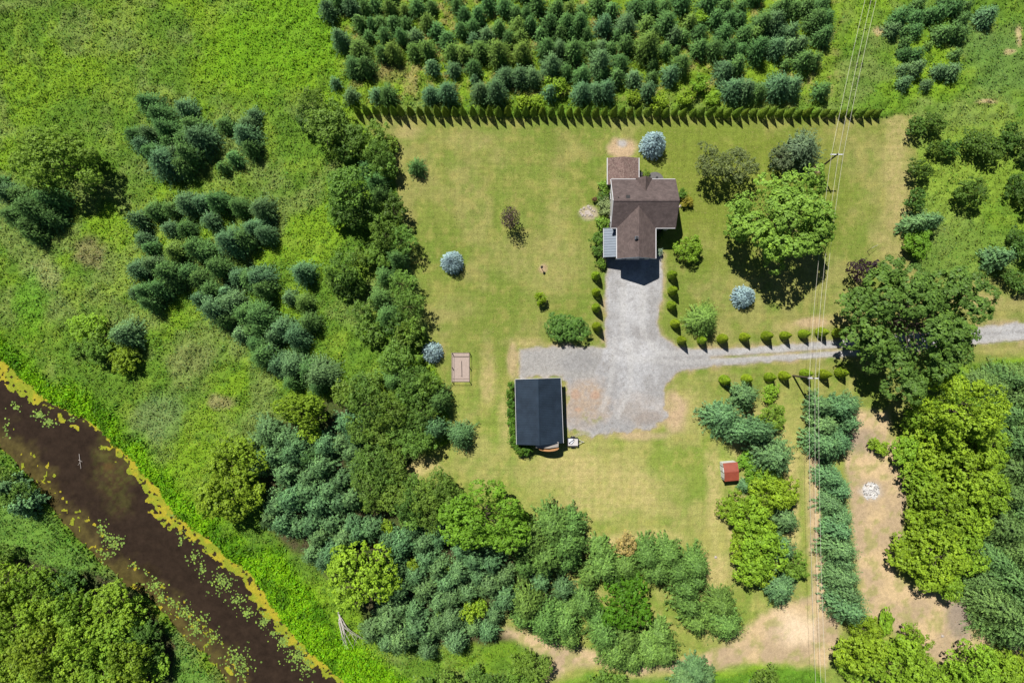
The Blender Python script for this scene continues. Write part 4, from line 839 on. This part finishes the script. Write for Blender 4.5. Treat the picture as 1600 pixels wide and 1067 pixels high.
# ------------------------------------------------------------------ barn
barn = empty('barn', W(842, 643)); tag(barn, 'barn with dark blue ribbed metal roof beside the gravel yard', 'barn')
bl = barn.location.copy()
def bb(name, mb, mat, par=None):
    mb.v = [(v[0] - bl.x, v[1] - bl.y, v[2]) for v in mb.v]; return mb.build(name, mat, par or barn)
BE, BR = 3.1, 4.95
nw, ne, sw, se = W(805, 593, BE), W(876, 590.8, BE), W(807.4, 694.5, BE), W(879.9, 692, BE); rn, rs = W(840.8, 591.8, BR), W(842.9, 695.6, BR)
mb = MB(); slope(mb, [nw, rn, rs, sw], .1); west = bb('roof_panel', mb, M_BARNROOF)
mb = MB(); slope(mb, [rn, ne, se, rs], .1); east = bb('roof_panel', mb, M_BARNROOF)
for (a0, a1, b0, b1, par) in ((rn, rs, nw, sw, west), (rn, rs, ne, se, east)):
    for k in range(38):
        t = (k + .5) / 38; p = a0.lerp(a1, t) + Vector((0, 0, .003)); q = b0.lerp(b1, t) + Vector((0, 0, .003)); d = (a1 - a0).normalized() * .03; up = Vector((0, 0, .045))
        mb = MB(); mb.prism([p - d, p + d, p + d * .5 + up, p - d * .5 + up], q - p); bb('roof_rib', mb, M_BARNROOF, par)
mb = MB(); d = Vector((.14, 0, -.06)); mb.prism([rn + Vector((-.16, 0, -.02)), rn + Vector((0, 0, .09)), rn + Vector((.16, 0, -.02))], rs - rn); bb('ridge_cap', mb, M_BARNROOF)
cen = (nw + ne + sw + se) / 4
ins = lambda p, z: Vector((cen.x + (p.x - cen.x) * .925, cen.y + (p.y - cen.y) * .96, z))
for (a, b2, r_) in ((nw, ne, rn), (sw, se, rs)):
    mb = MB(); A, B = ins(a, 0), ins(b2, 0); A2, B2 = ins(a, BE - .02), ins(b2, BE - .02); Rr = ins(r_, BR - .28)
    dd = Vector((0, .12 if a is sw else -.12, 0)); mb.prism([A, B, B2, Rr, A2], dd); bb('gable_wall', mb, M_BARNWALL)
for (a, b2, sg) in ((nw, sw, 1), (ne, se, -1)):
    A, B = ins(a, 0), ins(b2, 0); mb = MB(); y0 = Vector((0, -.13, 0)); mb.prism([A + y0, B - y0, B - y0 + Vector((0, 0, BE - .02)), A + y0 + Vector((0, 0, BE - .02))], (.12 * sg, 0, 0)); bb('side_wall', mb, M_BARNWALL)
for (a, b2, ex) in ((nw, sw, -.05), (ne, se, .06)):
    mb = MB(); A = a + Vector((ex, 0, .02)); B = b2 + Vector((ex, 0, .02)); mb.prism([A - Vector((.03, 0, 0)), A + Vector((.03, 0, 0)), A + Vector((.03, 0, -.16)), A - Vector((.03, 0, .16))], B - A); bb('eave_trim', mb, M_TRIM)
for (a, b2) in ((nw, rn), (rn, ne)):
    mb = MB(); y0 = Vector((0, .06, .01)); mb.prism([a + y0 - Vector((0, .03, 0)), a + y0 + Vector((0, .03, 0)), a + y0 + Vector((0, .03, -.16)), a + y0 + Vector((0, -.03, -.16))], b2 - a); bb('rake_trim', mb, M_TRIM)
# big doors facing the yard, small canopy on the lower gable
for k, y in enumerate((-62 * S * 0 + W(880, 625).y, W(880, 655).y)):
    mb = MB(); mb.box((ins(ne, 0).x + .12, y, 1.3), (.08, 2.5, 2.5)); bb('barn_door', mb, M_WHITE)
g0 = W(855, 697.5, 3.7)
mb = MB(); mb.prism([(g0.x - 2.0, g0.y + .75, 3.72), (g0.x + 1.9, g0.y + .75, 3.50), (g0.x + 1.9, g0.y - .1, 3.36), (g0.x + .2, g0.y - .3, 3.52), (g0.x - 1.9, g0.y - .2, 3.6)], (0, 0, .06)); bb('canopy', mb, M_BARNWALL)
g1 = W(857, 701, 3.0); ub = MB(); n = 16
ub.prism([(g1.x - 1.75, g1.y + .35, 2.95)] + [(g1.x - 1.75 * math.cos(math.pi * k / n), g1.y + .1 - .55 * math.sin(math.pi * k / n), 2.95) for k in range(n + 1)] + [(g1.x + 1.75, g1.y + .35, 2.95)], (0, 0, .08))
bb('rounded_shelf', ub, M_WOOD)
for sx in (-1.4, 1.4):
    mb = MB(); mb.tube((g1.x + sx, g1.y + .05, 0), (g1.x + sx, g1.y + .05, 2.96), .05); bb('shelf_post', mb, M_TIMBER)

# ------------------------------------------------------------------ red-roofed shed
c0 = W(1136, 733); shed = empty('garden_shed', c0, math.radians(5)); tag(shed, 'little white shed with rusty red metal roof beside the bushes', 'shed')
mb = MB(); mb.prism([(-1.15, -1.45, 0), (-1.15, 1.45, 0), (-1.15, 1.45, 2.0), (-1.15, 0, 2.32), (-1.15, -1.45, 2.0)], (2.3, 0, 0)); mb.build('wall', M_WHITE, shed)
mb = MB(); slope(mb, [(-1.2, -1.6, 2.02), (1.25, -1.6, 2.02), (1.25, 0, 2.42), (-1.2, 0, 2.42)], .06); slope(mb, [(-1.2, 0, 2.42), (1.25, 0, 2.42), (1.25, 1.5, 2.02), (-1.2, 1.5, 2.02)], .06); rf = mb.build('roof', M_RED, shed)
for k in range(9):
    x = -1.15 + k * 2.35 / 8
    mb = MB(); mb.prism([(x - .02, -1.6, 2.022), (x + .02, -1.6, 2.022), (x + .02, -1.6, 2.05), (x - .02, -1.6, 2.05)], (0, 1.6, .4)); mb.prism([(x - .02, 1.5, 2.022), (x + .02, 1.5, 2.022), (x + .02, 1.5, 2.05), (x - .02, 1.5, 2.05)], (0, -1.5, .4)); mb.build('roof_rib', M_RED, rf)
mb = MB(); mb.box((0, 0, 2.44), (2.47, .18, .04)); mb.build('ridge_cap', M_RED, rf)
mb = MB(); mb.box((-1.18, .35, .95), (.05, .85, 1.8)); dr = mb.build('door', M_WHITE, shed)
mb = MB(); mb.box((-1.22, .05, .95), (.05, .05, .14)); mb.build('handle', M_DARK, dr)
for y in (-1.2, -.12, .85):
    mb = MB(); mb.box((-1.17, y, 1.0), (.06, .06, 1.95)); mb.build('batten', M_DARK, shed)

# ------------------------------------------------------------------ utility trailer
c0 = W(894.5, 689.5); tr_ = empty('utility_trailer', c0); tag(tr_, 'small black-railed utility trailer with pale load by the barn', 'trailer')
mb = MB(); mb.box((0, 0, .55), (1.75, 1.35, .06)); mb.build('bed', M_BED, tr_)
for (x, y, a, b2) in ((0, .68, 1.85, .06), (0, -.68, 1.85, .06)): 
    mb = MB(); mb.box((x, y, .78), (a, b2, .07)).box((x, y, .54), (a, b2, .08))
    for k in (-.85, 0, .85): mb.box((k, y, .66), (.06, .055, .2))
    mb.build('side_rail', M_DARK, tr_)
for x in (-.9, .9):
    mb = MB(); mb.box((x, 0, .78), (.06, 1.28, .07)).box((x, 0, .54), (.06, 1.28, .08)); mb.build('end_rail', M_DARK, tr_)
for y in (-.83, .83):
    mb = MB(); mb.tube((0, y - .09, .3), (0, y + .09, .3), .3, n=16); wh = mb.build('wheel', M_TYRE, tr_)
    mb = MB(); mb.tube((0, y - .1, .3), (0, y + .1, .3), .15, n=12); mb.build('rim', M_BED, wh)
    mb = MB(); mb.box((0, y, .64), (.8, .2, .03)); mb.build('mudguard', M_DARK, tr_)
mb = MB(); mb.tube((.9, .45, .5), (1.7, 0, .48), .04).tube((.9, -.45, .5), (1.7, 0, .48), .04).tube((1.65, 0, .48), (1.95, 0, .48), .05); mb.build('tongue', M_BED, tr_)
mb = MB(); mb.tube((1.6, 0, .02), (1.6, 0, .6), .03); mb.build('jack_stand', M_DARK, tr_)
mb = MB(); g = random.Random(4)
mb.prism([(-.8, .55, .59), (-.1, .58, .59), (.15, .2, .59), (-.3, -.35, .59), (-.75, -.1, .59)], (.05, .02, .22)); tp = mb.build('bundled_tarp', M_TARP); tp.location = c0; tag(tp, 'pale crumpled bundle lying in the black trailer', 'bundle')
mb = MB(); mb.tube((-.7, -.2, .85), (.2, .45, .86), .06, n=8); tp = mb.build('pipe_roll', M_DARK); tp.location = c0; tag(tp, 'dark roll lying across the bundle in the trailer', 'roll')

# ------------------------------------------------------------------ fenced garden bed on the lawn
c0 = W(720, 573.5); gb = empty('garden_bed', c0); tag(gb, 'rectangular pinkish-grey garden bed with posts and rails on left lawn', 'garden bed')
BW, BL = 1.5, 2.45
mb = MB(); mb.box((0, 0, .05), (2 * BW - .1, 2 * BL - .1, .1)); mb.build('soil', M_SANDBED, gb)
for (x, y, a, b2) in ((0, BL, 2 * BW + .1, .07), (0, -BL, 2 * BW + .1, .07), (-BW, 0, .07, 2 * BL - .08), (BW, 0, .07, 2 * BL - .08)):
    mb = MB(); mb.box((x, y, .1), (a, b2, .2)); mb.build('edge_board', M_TIMBER, gb)
for x in (-BW, BW):
    for y in (-BL, 0, BL):
        mb = MB(); mb.box((x, y, .6), (.1, .1, 1.2)); mb.build('post', M_TIMBER, gb)
for (x, y, a, b2) in ((0, BL, 2 * BW, .05), (0, -BL, 2 * BW, .05), (-BW, 0, .05, 2 * BL), (BW, 0, .05, 2 * BL)):
    mb = MB(); mb.box((x, y, 1.22), (a, b2, .04)); mb.build('top_rail', M_TIMBER, gb)
mb = MB(); mb.prism([(-.12, -1.3, .08), (.18, -1.6, .08), (.12, 1.1, .08), (-.1, 1.3, .08)], (0, 0, .3)); mb.build('middle_ridge', M_SANDBED, gb)
mb = MB(); mb.box((0, 1.75, .12), (2 * BW - .2, .06, .1)); mb.build('cross_board', M_TIMBER, gb)
mb = MB(); mb.box((0, -2.0, .12), (2 * BW - .2, .06, .1)); mb.build('cross_board', M_TIMBER, gb)

# ------------------------------------------------------------------ power poles and wires
def pole(px, py, h, arm_rz, arm, lab, tx=0, ty=0):
    root = empty('power_pole', W(px, py)); tag(root, lab, 'power pole', 'wooden power poles of the line')
    mb = MB(); mb.tube((0, 0, -.3), (tx, ty, h + .35), .17, .12, 12); mb.build('shaft', M_POLE, root)
    mb = MB(); mb.box((tx, ty, h - .1), (2 * arm + .2, .13, .14), arm_rz); ar = mb.build('crossarm', M_TARP, root)
    pts = []
    for s_ in (-1, 0, 1):
        x, y = tx + math.cos(arm_rz) * arm * s_, ty + math.sin(arm_rz) * arm * s_; zz = h + (.35 if s_ == 0 else -.03)
        mb = MB(); mb.tube((x, y, zz), (x, y, zz + .1), .07, .05, 8).tube((x, y, zz + .1), (x, y, zz + .2), .05, .06, 8); mb.build('insulator', M_PORCELAIN, root if s_ == 0 else ar)
        pts.append(Vector(root.location) + Vector((x, y, zz + .2)))
    for s_ in (-1, 1):
        mb = MB(); mb.tube((tx * .9, ty * .9, h - .75), (tx + math.cos(arm_rz) * arm * .6 * s_, ty + math.sin(arm_rz) * arm * .6 * s_, h - .18), .025, n=6); mb.build('brace', M_DARK, root)
    return root, pts
p1, t1 = pole(1280, 264, 7.6, 0.0, .95, 'upper wooden power pole above the huge maple', -.55, .4)
p2, t2 = pole(1239, 587, 8.0, 0.0, .75, 'lower wooden power pole among the lane cedars')
mb = MB(); mb.tube((.33, .0, 5.6), (.33, 0, 6.4), .18, n=12).tube((.33, 0, 6.4), (.33, 0, 6.52), .06, n=8); mb.build('transformer', M_PORCELAIN, p2)
ends_t = [W(x, -160, 8.6) for x in (1392, 1401, 1409)]; ends_b = [W(x, 1228, 8.6) for x in (1283, 1291, 1299)]
for i, nm in enumerate(('left', 'middle', 'right')):
    pts = []
    for (a, b2, sag) in ((ends_t[i], t1[i], .9), (t1[i], t2[i], .9), (t2[i], ends_b[i], 1.2)):
        for k in range(25 if b2 is not ends_b[i] else 26):
            t = k / 25; q = a.lerp(b2, t); pts.append(q - Vector((0, 0, 4 * sag * t * (1 - t))))
    cu = bpy.data.curves.new('wire', 'CURVE'); cu.dimensions = '3D'; cu.bevel_depth = .019; cu.bevel_resolution = 1
    sp = cu.splines.new('POLY'); sp.points.add(len(pts) - 1)
    for q, v in zip(sp.points, pts): q.co = (*v, 1)
    tmp = bpy.data.objects.new('tmp', cu); C.objects.link(tmp); dg = bpy.context.evaluated_depsgraph_get()
    me = bpy.data.meshes.new_from_object(tmp.evaluated_get(dg)); bpy.data.objects.remove(tmp)
    me.materials.clear(); me.materials.append(M_WIRE)
    tag(link('power_wire', me), f'{nm} one of the three pale overhead wires', 'wire', 'overhead wires of the power line')

# ------------------------------------------------------------------ small things
c0 = W(846, 419); mb = MB(); mb.tube((0, 0, 0), (0, 0, 1.5), .05, n=8).box((0, 0, 1.5), (.3, .3, .22)).prism([(-.2, -.2, 1.61), (.2, -.2, 1.61), (0, -.2, 1.78)], (0, .4, 0))
o_ = mb.build('bird_box_post', M_DARK); o_.location = c0; tag(o_, 'short dark post with a box on the middle lawn', 'post')
c0 = W(1355, 393); root = empty('garden_post', c0); tag(root, 'thin leaning stake left of the bright green bush on right lawn', 'stake')
mb = MB(); mb.tube((0, 0, 0), (-.25, .35, 2.0), .05, .035); mb.build('stake', M_TIMBER, root); mb = MB(); mb.tube((-.2, .3, 1.6), (1.3, 1.0, 1.1), .03, .02); mb.build('branch', M_PALEBARK, root)
c0 = W(918, 332); root = empty('stone_ring', c0); tag(root, 'ring of pale stones round a bare spot left of house', 'stone ring')
def stone_mesh(seed):
    g = np.random.default_rng(seed); import bmesh
    bm = bmesh.new(); bmesh.ops.create_icosphere(bm, subdivisions=1, radius=.2)
    for v in bm.verts: v.co *= 1 + g.normal(0, .15); v.co.z *= .65
    me = bpy.data.meshes.new('stone'); bm.to_mesh(me); bm.free(); me.materials.append(M_STONE); return me
st = [stone_mesh(k) for k in range(4)]
for k in range(15):
    a = k * 2 * math.pi / 15; s_ = link('stone', st[k % 4], root); s_.location = (math.cos(a) * 1.15 + random.uniform(-.3, .3), math.sin(a) * .8 + random.uniform(-.25, .25), .06); s_.rotation_euler = (0, 0, random.uniform(0, 6)); s_.scale = [random.uniform(.8, 1.4)] * 3
mb = MB(); mb.prism([(.55 * math.cos(k * .524), .38 * math.sin(k * .524), .0) for k in range(12)], (0, 0, .05)); mb.build('gravel_bed', M_STONE, root)
# stones on the right lawn and dirt
for i, (x, y, lab) in enumerate(((1072, 507, 'pale boulder left of the fresh green spruce'), (1118, 870, 'pale stone on the lawn left of the lower bushes'), (1472, 993, 'dark stone on bare earth at bottom right'), (1062, 323, 'pale stone beside the golden shrub'))):
    s_ = link('stone_block', st[i % 4]); s_.location = W(x, y) + Vector((0, 0, .1)); s_.scale = [1.5, 1.3, 1.3]; tag(s_, lab, 'stone')
# ash heap
g = np.random.default_rng(5); ax_, ay_ = np.meshgrid(np.linspace(-2.1, 2.1, 60), np.linspace(-2.1, 2.1, 60))
rr = np.hypot(ax_, ay_); zz = .16 * np.clip(1 - (rr / 1.75) ** 1.5 - .55 * (fbm(ax_ * 10 + 50, ay_ * 10 + 50, 7, 5) - .4), 0, 1) + .05 * fbm(ax_ * 10, ay_ * 10, 3.5, 8) * (rr < 1.6)
zz = np.where(fbm(ax_ * 10, ay_ * 10, 6, 77, 5) + .35 * (1 - rr / 1.7) > .50, zz, 0)
c0 = W(1360, 767); v = np.stack([ax_, ay_, zz + .045], -1).reshape(-1, 3); f = grid_faces(60, 60, cellmean(zz) > .03)[:, ::-1]
me = np_mesh('ash_heap', v, f, smooth=True); ob = link('ash_heap', me, None, M_ASH); ob.location = c0; tag(ob, 'white ash heap on bare earth left of the bright clump', 'ash heap')
mb = MB(); gg = random.Random(8)
for k in range(26):
    a = gg.uniform(0, 6.28); r = gg.uniform(.2, 1.7); L_ = gg.uniform(.2, .7); b2 = gg.uniform(0, 6.28)
    mb.tube((c0.x + r * math.cos(a), c0.y + r * math.sin(a), .2), (c0.x + r * math.cos(a) + L_ * math.cos(b2), c0.y + r * math.sin(a) + L_ * math.sin(b2), .28), .035, .02, 5)
tag(mb.build('charred_sticks', M_DARK), 'charred sticks scattered over the white ash heap', 'sticks', kind='stuff')
# fallen dead tree by the river
c0 = W(529, 951); root = empty('fallen_tree', c0); tag(root, 'bleached bare fallen tree fanning out at the river wood edge', 'dead tree')
def at_(x, y, z): return W(x, y) - c0 + Vector((0, 0, z))
mb = MB(); mb.tube(at_(529, 951, .5), at_(535, 966, 1.1), .16, .12); mb.tube(at_(535, 966, 1.1), at_(541, 985, 1.5), .12, .07); mb.build('trunk', M_PALEBARK, root)
for (x, y, z) in ((541, 1004, 1.3), (548, 1008, 1.5), (555, 1004, 1.7), (561, 998, 1.5), (566, 990, 1.6), (537, 990, 1.0), (558, 985, 1.9), (545, 998, 2.0), (570, 994, 1.0)):
    mb = MB(); s0 = at_(533 + random.uniform(-2, 3), 960 + random.uniform(-4, 8), 1.0); e0 = at_(x, y, z); m0 = s0.lerp(e0, .5) + Vector((random.uniform(-.3, .3), random.uniform(-.2, .2), .3))
    mb.tube(s0, m0, .07, .045, 6).tube(m0, e0, .045, .015, 6)
    for t in (.35, .6, .8):
        q = m0.lerp(e0, t); mb.tube(q, q + Vector((random.uniform(-.6, .6), random.uniform(-.9, -.2), random.uniform(-.1, .4))), .022, .01, 5)
    mb.build('branch', M_PALEBARK, root)
c0 = W(122, 720); root = empty('driftwood', (c0.x, c0.y, WZ)); tag(root, 'white dead stick standing out of the brown river', 'driftwood')
mb = MB(); mb.tube((-.2, 1.1, .1), (.2, -1.4, .25), .05, .03, 6); mb.build('stick', M_PALEBARK, root); mb = MB(); mb.tube((-.3, .1, .1), (.5, -.2, .35), .04, .02, 6).tube((.05, -.3, .2), (-.3, -.8, .3), .03, .015, 6); mb.build('side_branch', M_PALEBARK, root)

# ------------------------------------------------------------------ lily pads
def reg(l, x, y): return REG[l][0] + x / ZS, REG[l][1] + y / ZS
PADS = [('I', 80, 420, 32, 24, 0, 40), ('I', 230, 470, 36, 26, 0, 90), ('I', 285, 515, 40, 26, 0, 90), ('I', 20, 550, 26, 60, 0, 40), ('M', 610, 110, 30, 40, 0, 60), ('M', 650, 180, 50, 40, 0, 80), ('M', 700, 220, 50, 50, 0, 110), ('M', 640, 280, 50, 30, 0, 60), ('M', 820, 345, 30, 20, 0, 24), ('M', 890, 390, 14, 12, 0, 10),
        ('M', 940, 470, 56, 44, 0, 120), ('M', 980, 550, 40, 40, 0, 70), ('M', 1060, 590, 50, 40, 0, 70), ('M', 1130, 640, 60, 60, 0, 130), ('M', 1200, 740, 60, 60, 0, 140), ('M', 1250, 680, 40, 30, 0, 40), ('M', 1310, 800, 40, 50, 0, 70), ('M', 1450, 920, 84, 64, 0, 200), ('M', 1480, 1000, 60, 60, 0, 90), ('M', 1180, 290, 36, 60, 0, 80), ('M', 1240, 370, 30, 30, 0, 40),
        ('M', 1360, 450, 76, 70, 0, 230), ('M', 1450, 560, 44, 44, 0, 90), ('M', 1530, 640, 56, 36, 0, 80), ('N', 40, 700, 40, 40, 0, 80), ('N', 100, 770, 40, 30, 0, 60), ('N', 160, 820, 40, 56, 0, 110), ('N', 240, 910, 70, 60, 0, 180), ('N', 310, 980, 40, 60, 0, 110), ('M', 1080, 40, 60, 30, 0, 40), ('M', 1110, 190, 30, 50, 0, 40), ('I', 430, 500, 60, 40, 0, 30)]
V, Fa, T = [], [], []
g = np.random.default_rng(12)
for (l, x, y, rx, ry, _, n) in PADS:
    for k in range(int(n * .65)):
        q = g.normal(0, .5, 2) * g.uniform(.4, 1.7); px, py = reg(l, x + q[0] * rx, y + q[1] * ry)
        c = W(px, py); r = g.uniform(.07, .2); z = WZ + .06 + g.uniform(0, .05); a0 = g.uniform(0, 6); tl = g.normal(0, .08, 2); b0 = len(V)
        for i in range(6):
            a = a0 + i * 1.047; V.append((c.x + r * math.cos(a), c.y + r * math.sin(a), z + r * (math.cos(a) * tl[0] + math.sin(a) * tl[1])))
        Fa.append(range(b0, b0 + 6)); T.append(g.uniform(0, 1))
me = np_mesh('lily_pads', np.array(V), np.array([list(f) for f in Fa]), {'tint': ('FLOAT', 'FACE', np.array(T))}); ob = link('lily_pads', me, None, M_LEAF); ob.color = (.21, .33, .065, 1)
tag(ob, 'pale green lily pads in rafts on the brown river', 'lily pads', kind='stuff')

# ------------------------------------------------------------------ meadow growth (nobody could count it)
m, nt, out = new_mat('meadow_leaves'); L = nt.links.new
at = N(nt, 'ShaderNodeAttribute', attribute_name='surface_colour')
p = N(nt, 'ShaderNodeBsdfPrincipled'); p.inputs['Roughness'].default_value = .6; p.inputs['Specular IOR Level'].default_value = .2; L(at.outputs['Color'], p.inputs['Base Color'])
t = N(nt, 'ShaderNodeBsdfTranslucent'); L(at.outputs['Color'], t.inputs[0]); ms = N(nt, 'ShaderNodeMixShader'); ms.inputs[0].default_value = .3
L(p.outputs[0], ms.inputs[1]); L(t.outputs[0], ms.inputs[2]); L(ms.outputs[0], out.inputs[0]); M_WEED = m
def growth(name, label, cat, n, box, accept, size, hgt, upright, gain=1.2, seed=1):
    g = np.random.default_rng(seed)
    x = g.uniform(box[0], box[2], n); y = g.uniform(box[1], box[3], n)
    ix = np.clip(((x + 160) / 3).astype(int) + 7, 0, X.shape[1] - 1); iy = np.clip(((y + 160) / 3).astype(int) + 7, 0, X.shape[0] - 1)
    k = accept(F, ix, iy, x, y, g); x, y, ix, iy = x[k], y[k], ix[k], iy[k]; n = len(x)
    z0 = Z[iy, ix]; c = np.stack([(x - 800) * S, (533.5 - y) * S, z0 + g.uniform(.02, 1, n) * hgt], 1)
    u = rdir(n, g); u[:, 2] = np.abs(u[:, 2]) + upright; ln = size * g.uniform(.6, 1.5, n)
    nn = rdir(n, g) * .8 + np.array([0, 0, 1 - upright * .35])
    V = leaves(c, u, nn, ln, ln * g.uniform(.3, .7, n))
    col = FC[iy, ix] * gain * np.clip(g.normal(1, .24, n), .4, 1.8)[:, None]; col *= np.stack([np.clip(g.normal(1, .14, n), .6, 1.5), np.ones(n), np.clip(g.normal(1, .2, n), .5, 1.6)], 1)
    me = np_mesh(name, V, np.arange(n * 4).reshape(n, 4), {'surface_colour': ('FLOAT_COLOR', 'FACE', np.concatenate([np.clip(col, 0, 1), np.ones((n, 1))], 1))})
    return tag(link(name, me, None, M_WEED), label, cat, kind='stuff')
mead = lambda F, ix, iy, x, y, g: (F['meadow'][iy, ix] * (0.45 + 0.9 * F['lump'][iy, ix]) > g.uniform(0, 1, len(x))) & (F['marsh'][iy, ix] < .6)
growth('meadow_weeds', 'green wild meadow weeds and tall grass on the left', 'weeds', 330000, (-150, -150, 720, 1217), mead, .30, .28, .25, seed=1)
growth('plantation_grass', 'yellow-green rough grass under spruces and in right fields', 'grass', 210000, (720, -150, 1750, 1217), mead, .30, .25, .3, seed=2)
growth('marsh_grass', 'vivid green marsh grass along the river bank', 'grass', 260000, (-150, 440, 680, 1217), lambda F, ix, iy, x, y, g: (F['marsh'][iy, ix] > .5) & (F['river'][iy, ix] < 6), .42, .35, .8, seed=3)
growth('bank_reeds', 'green reeds fringing the far river bank', 'reeds', 90000, (-150, 560, 480, 1217), lambda F, ix, iy, x, y, g: (seg_dist(x, y, LBANK) + g.normal(0, 5, len(x)) < 13), .45, .5, .9, seed=5)
growth('grass_tufts', 'scattered dry tufts in the mown lawn', 'grass', 60000, (590, 175, 1600, 1060), lambda F, ix, iy, x, y, g: (F['lawn'][iy, ix] > 2) & (F['drive'][iy, ix] < -1), .17, .06, .4, 1.05, seed=4)
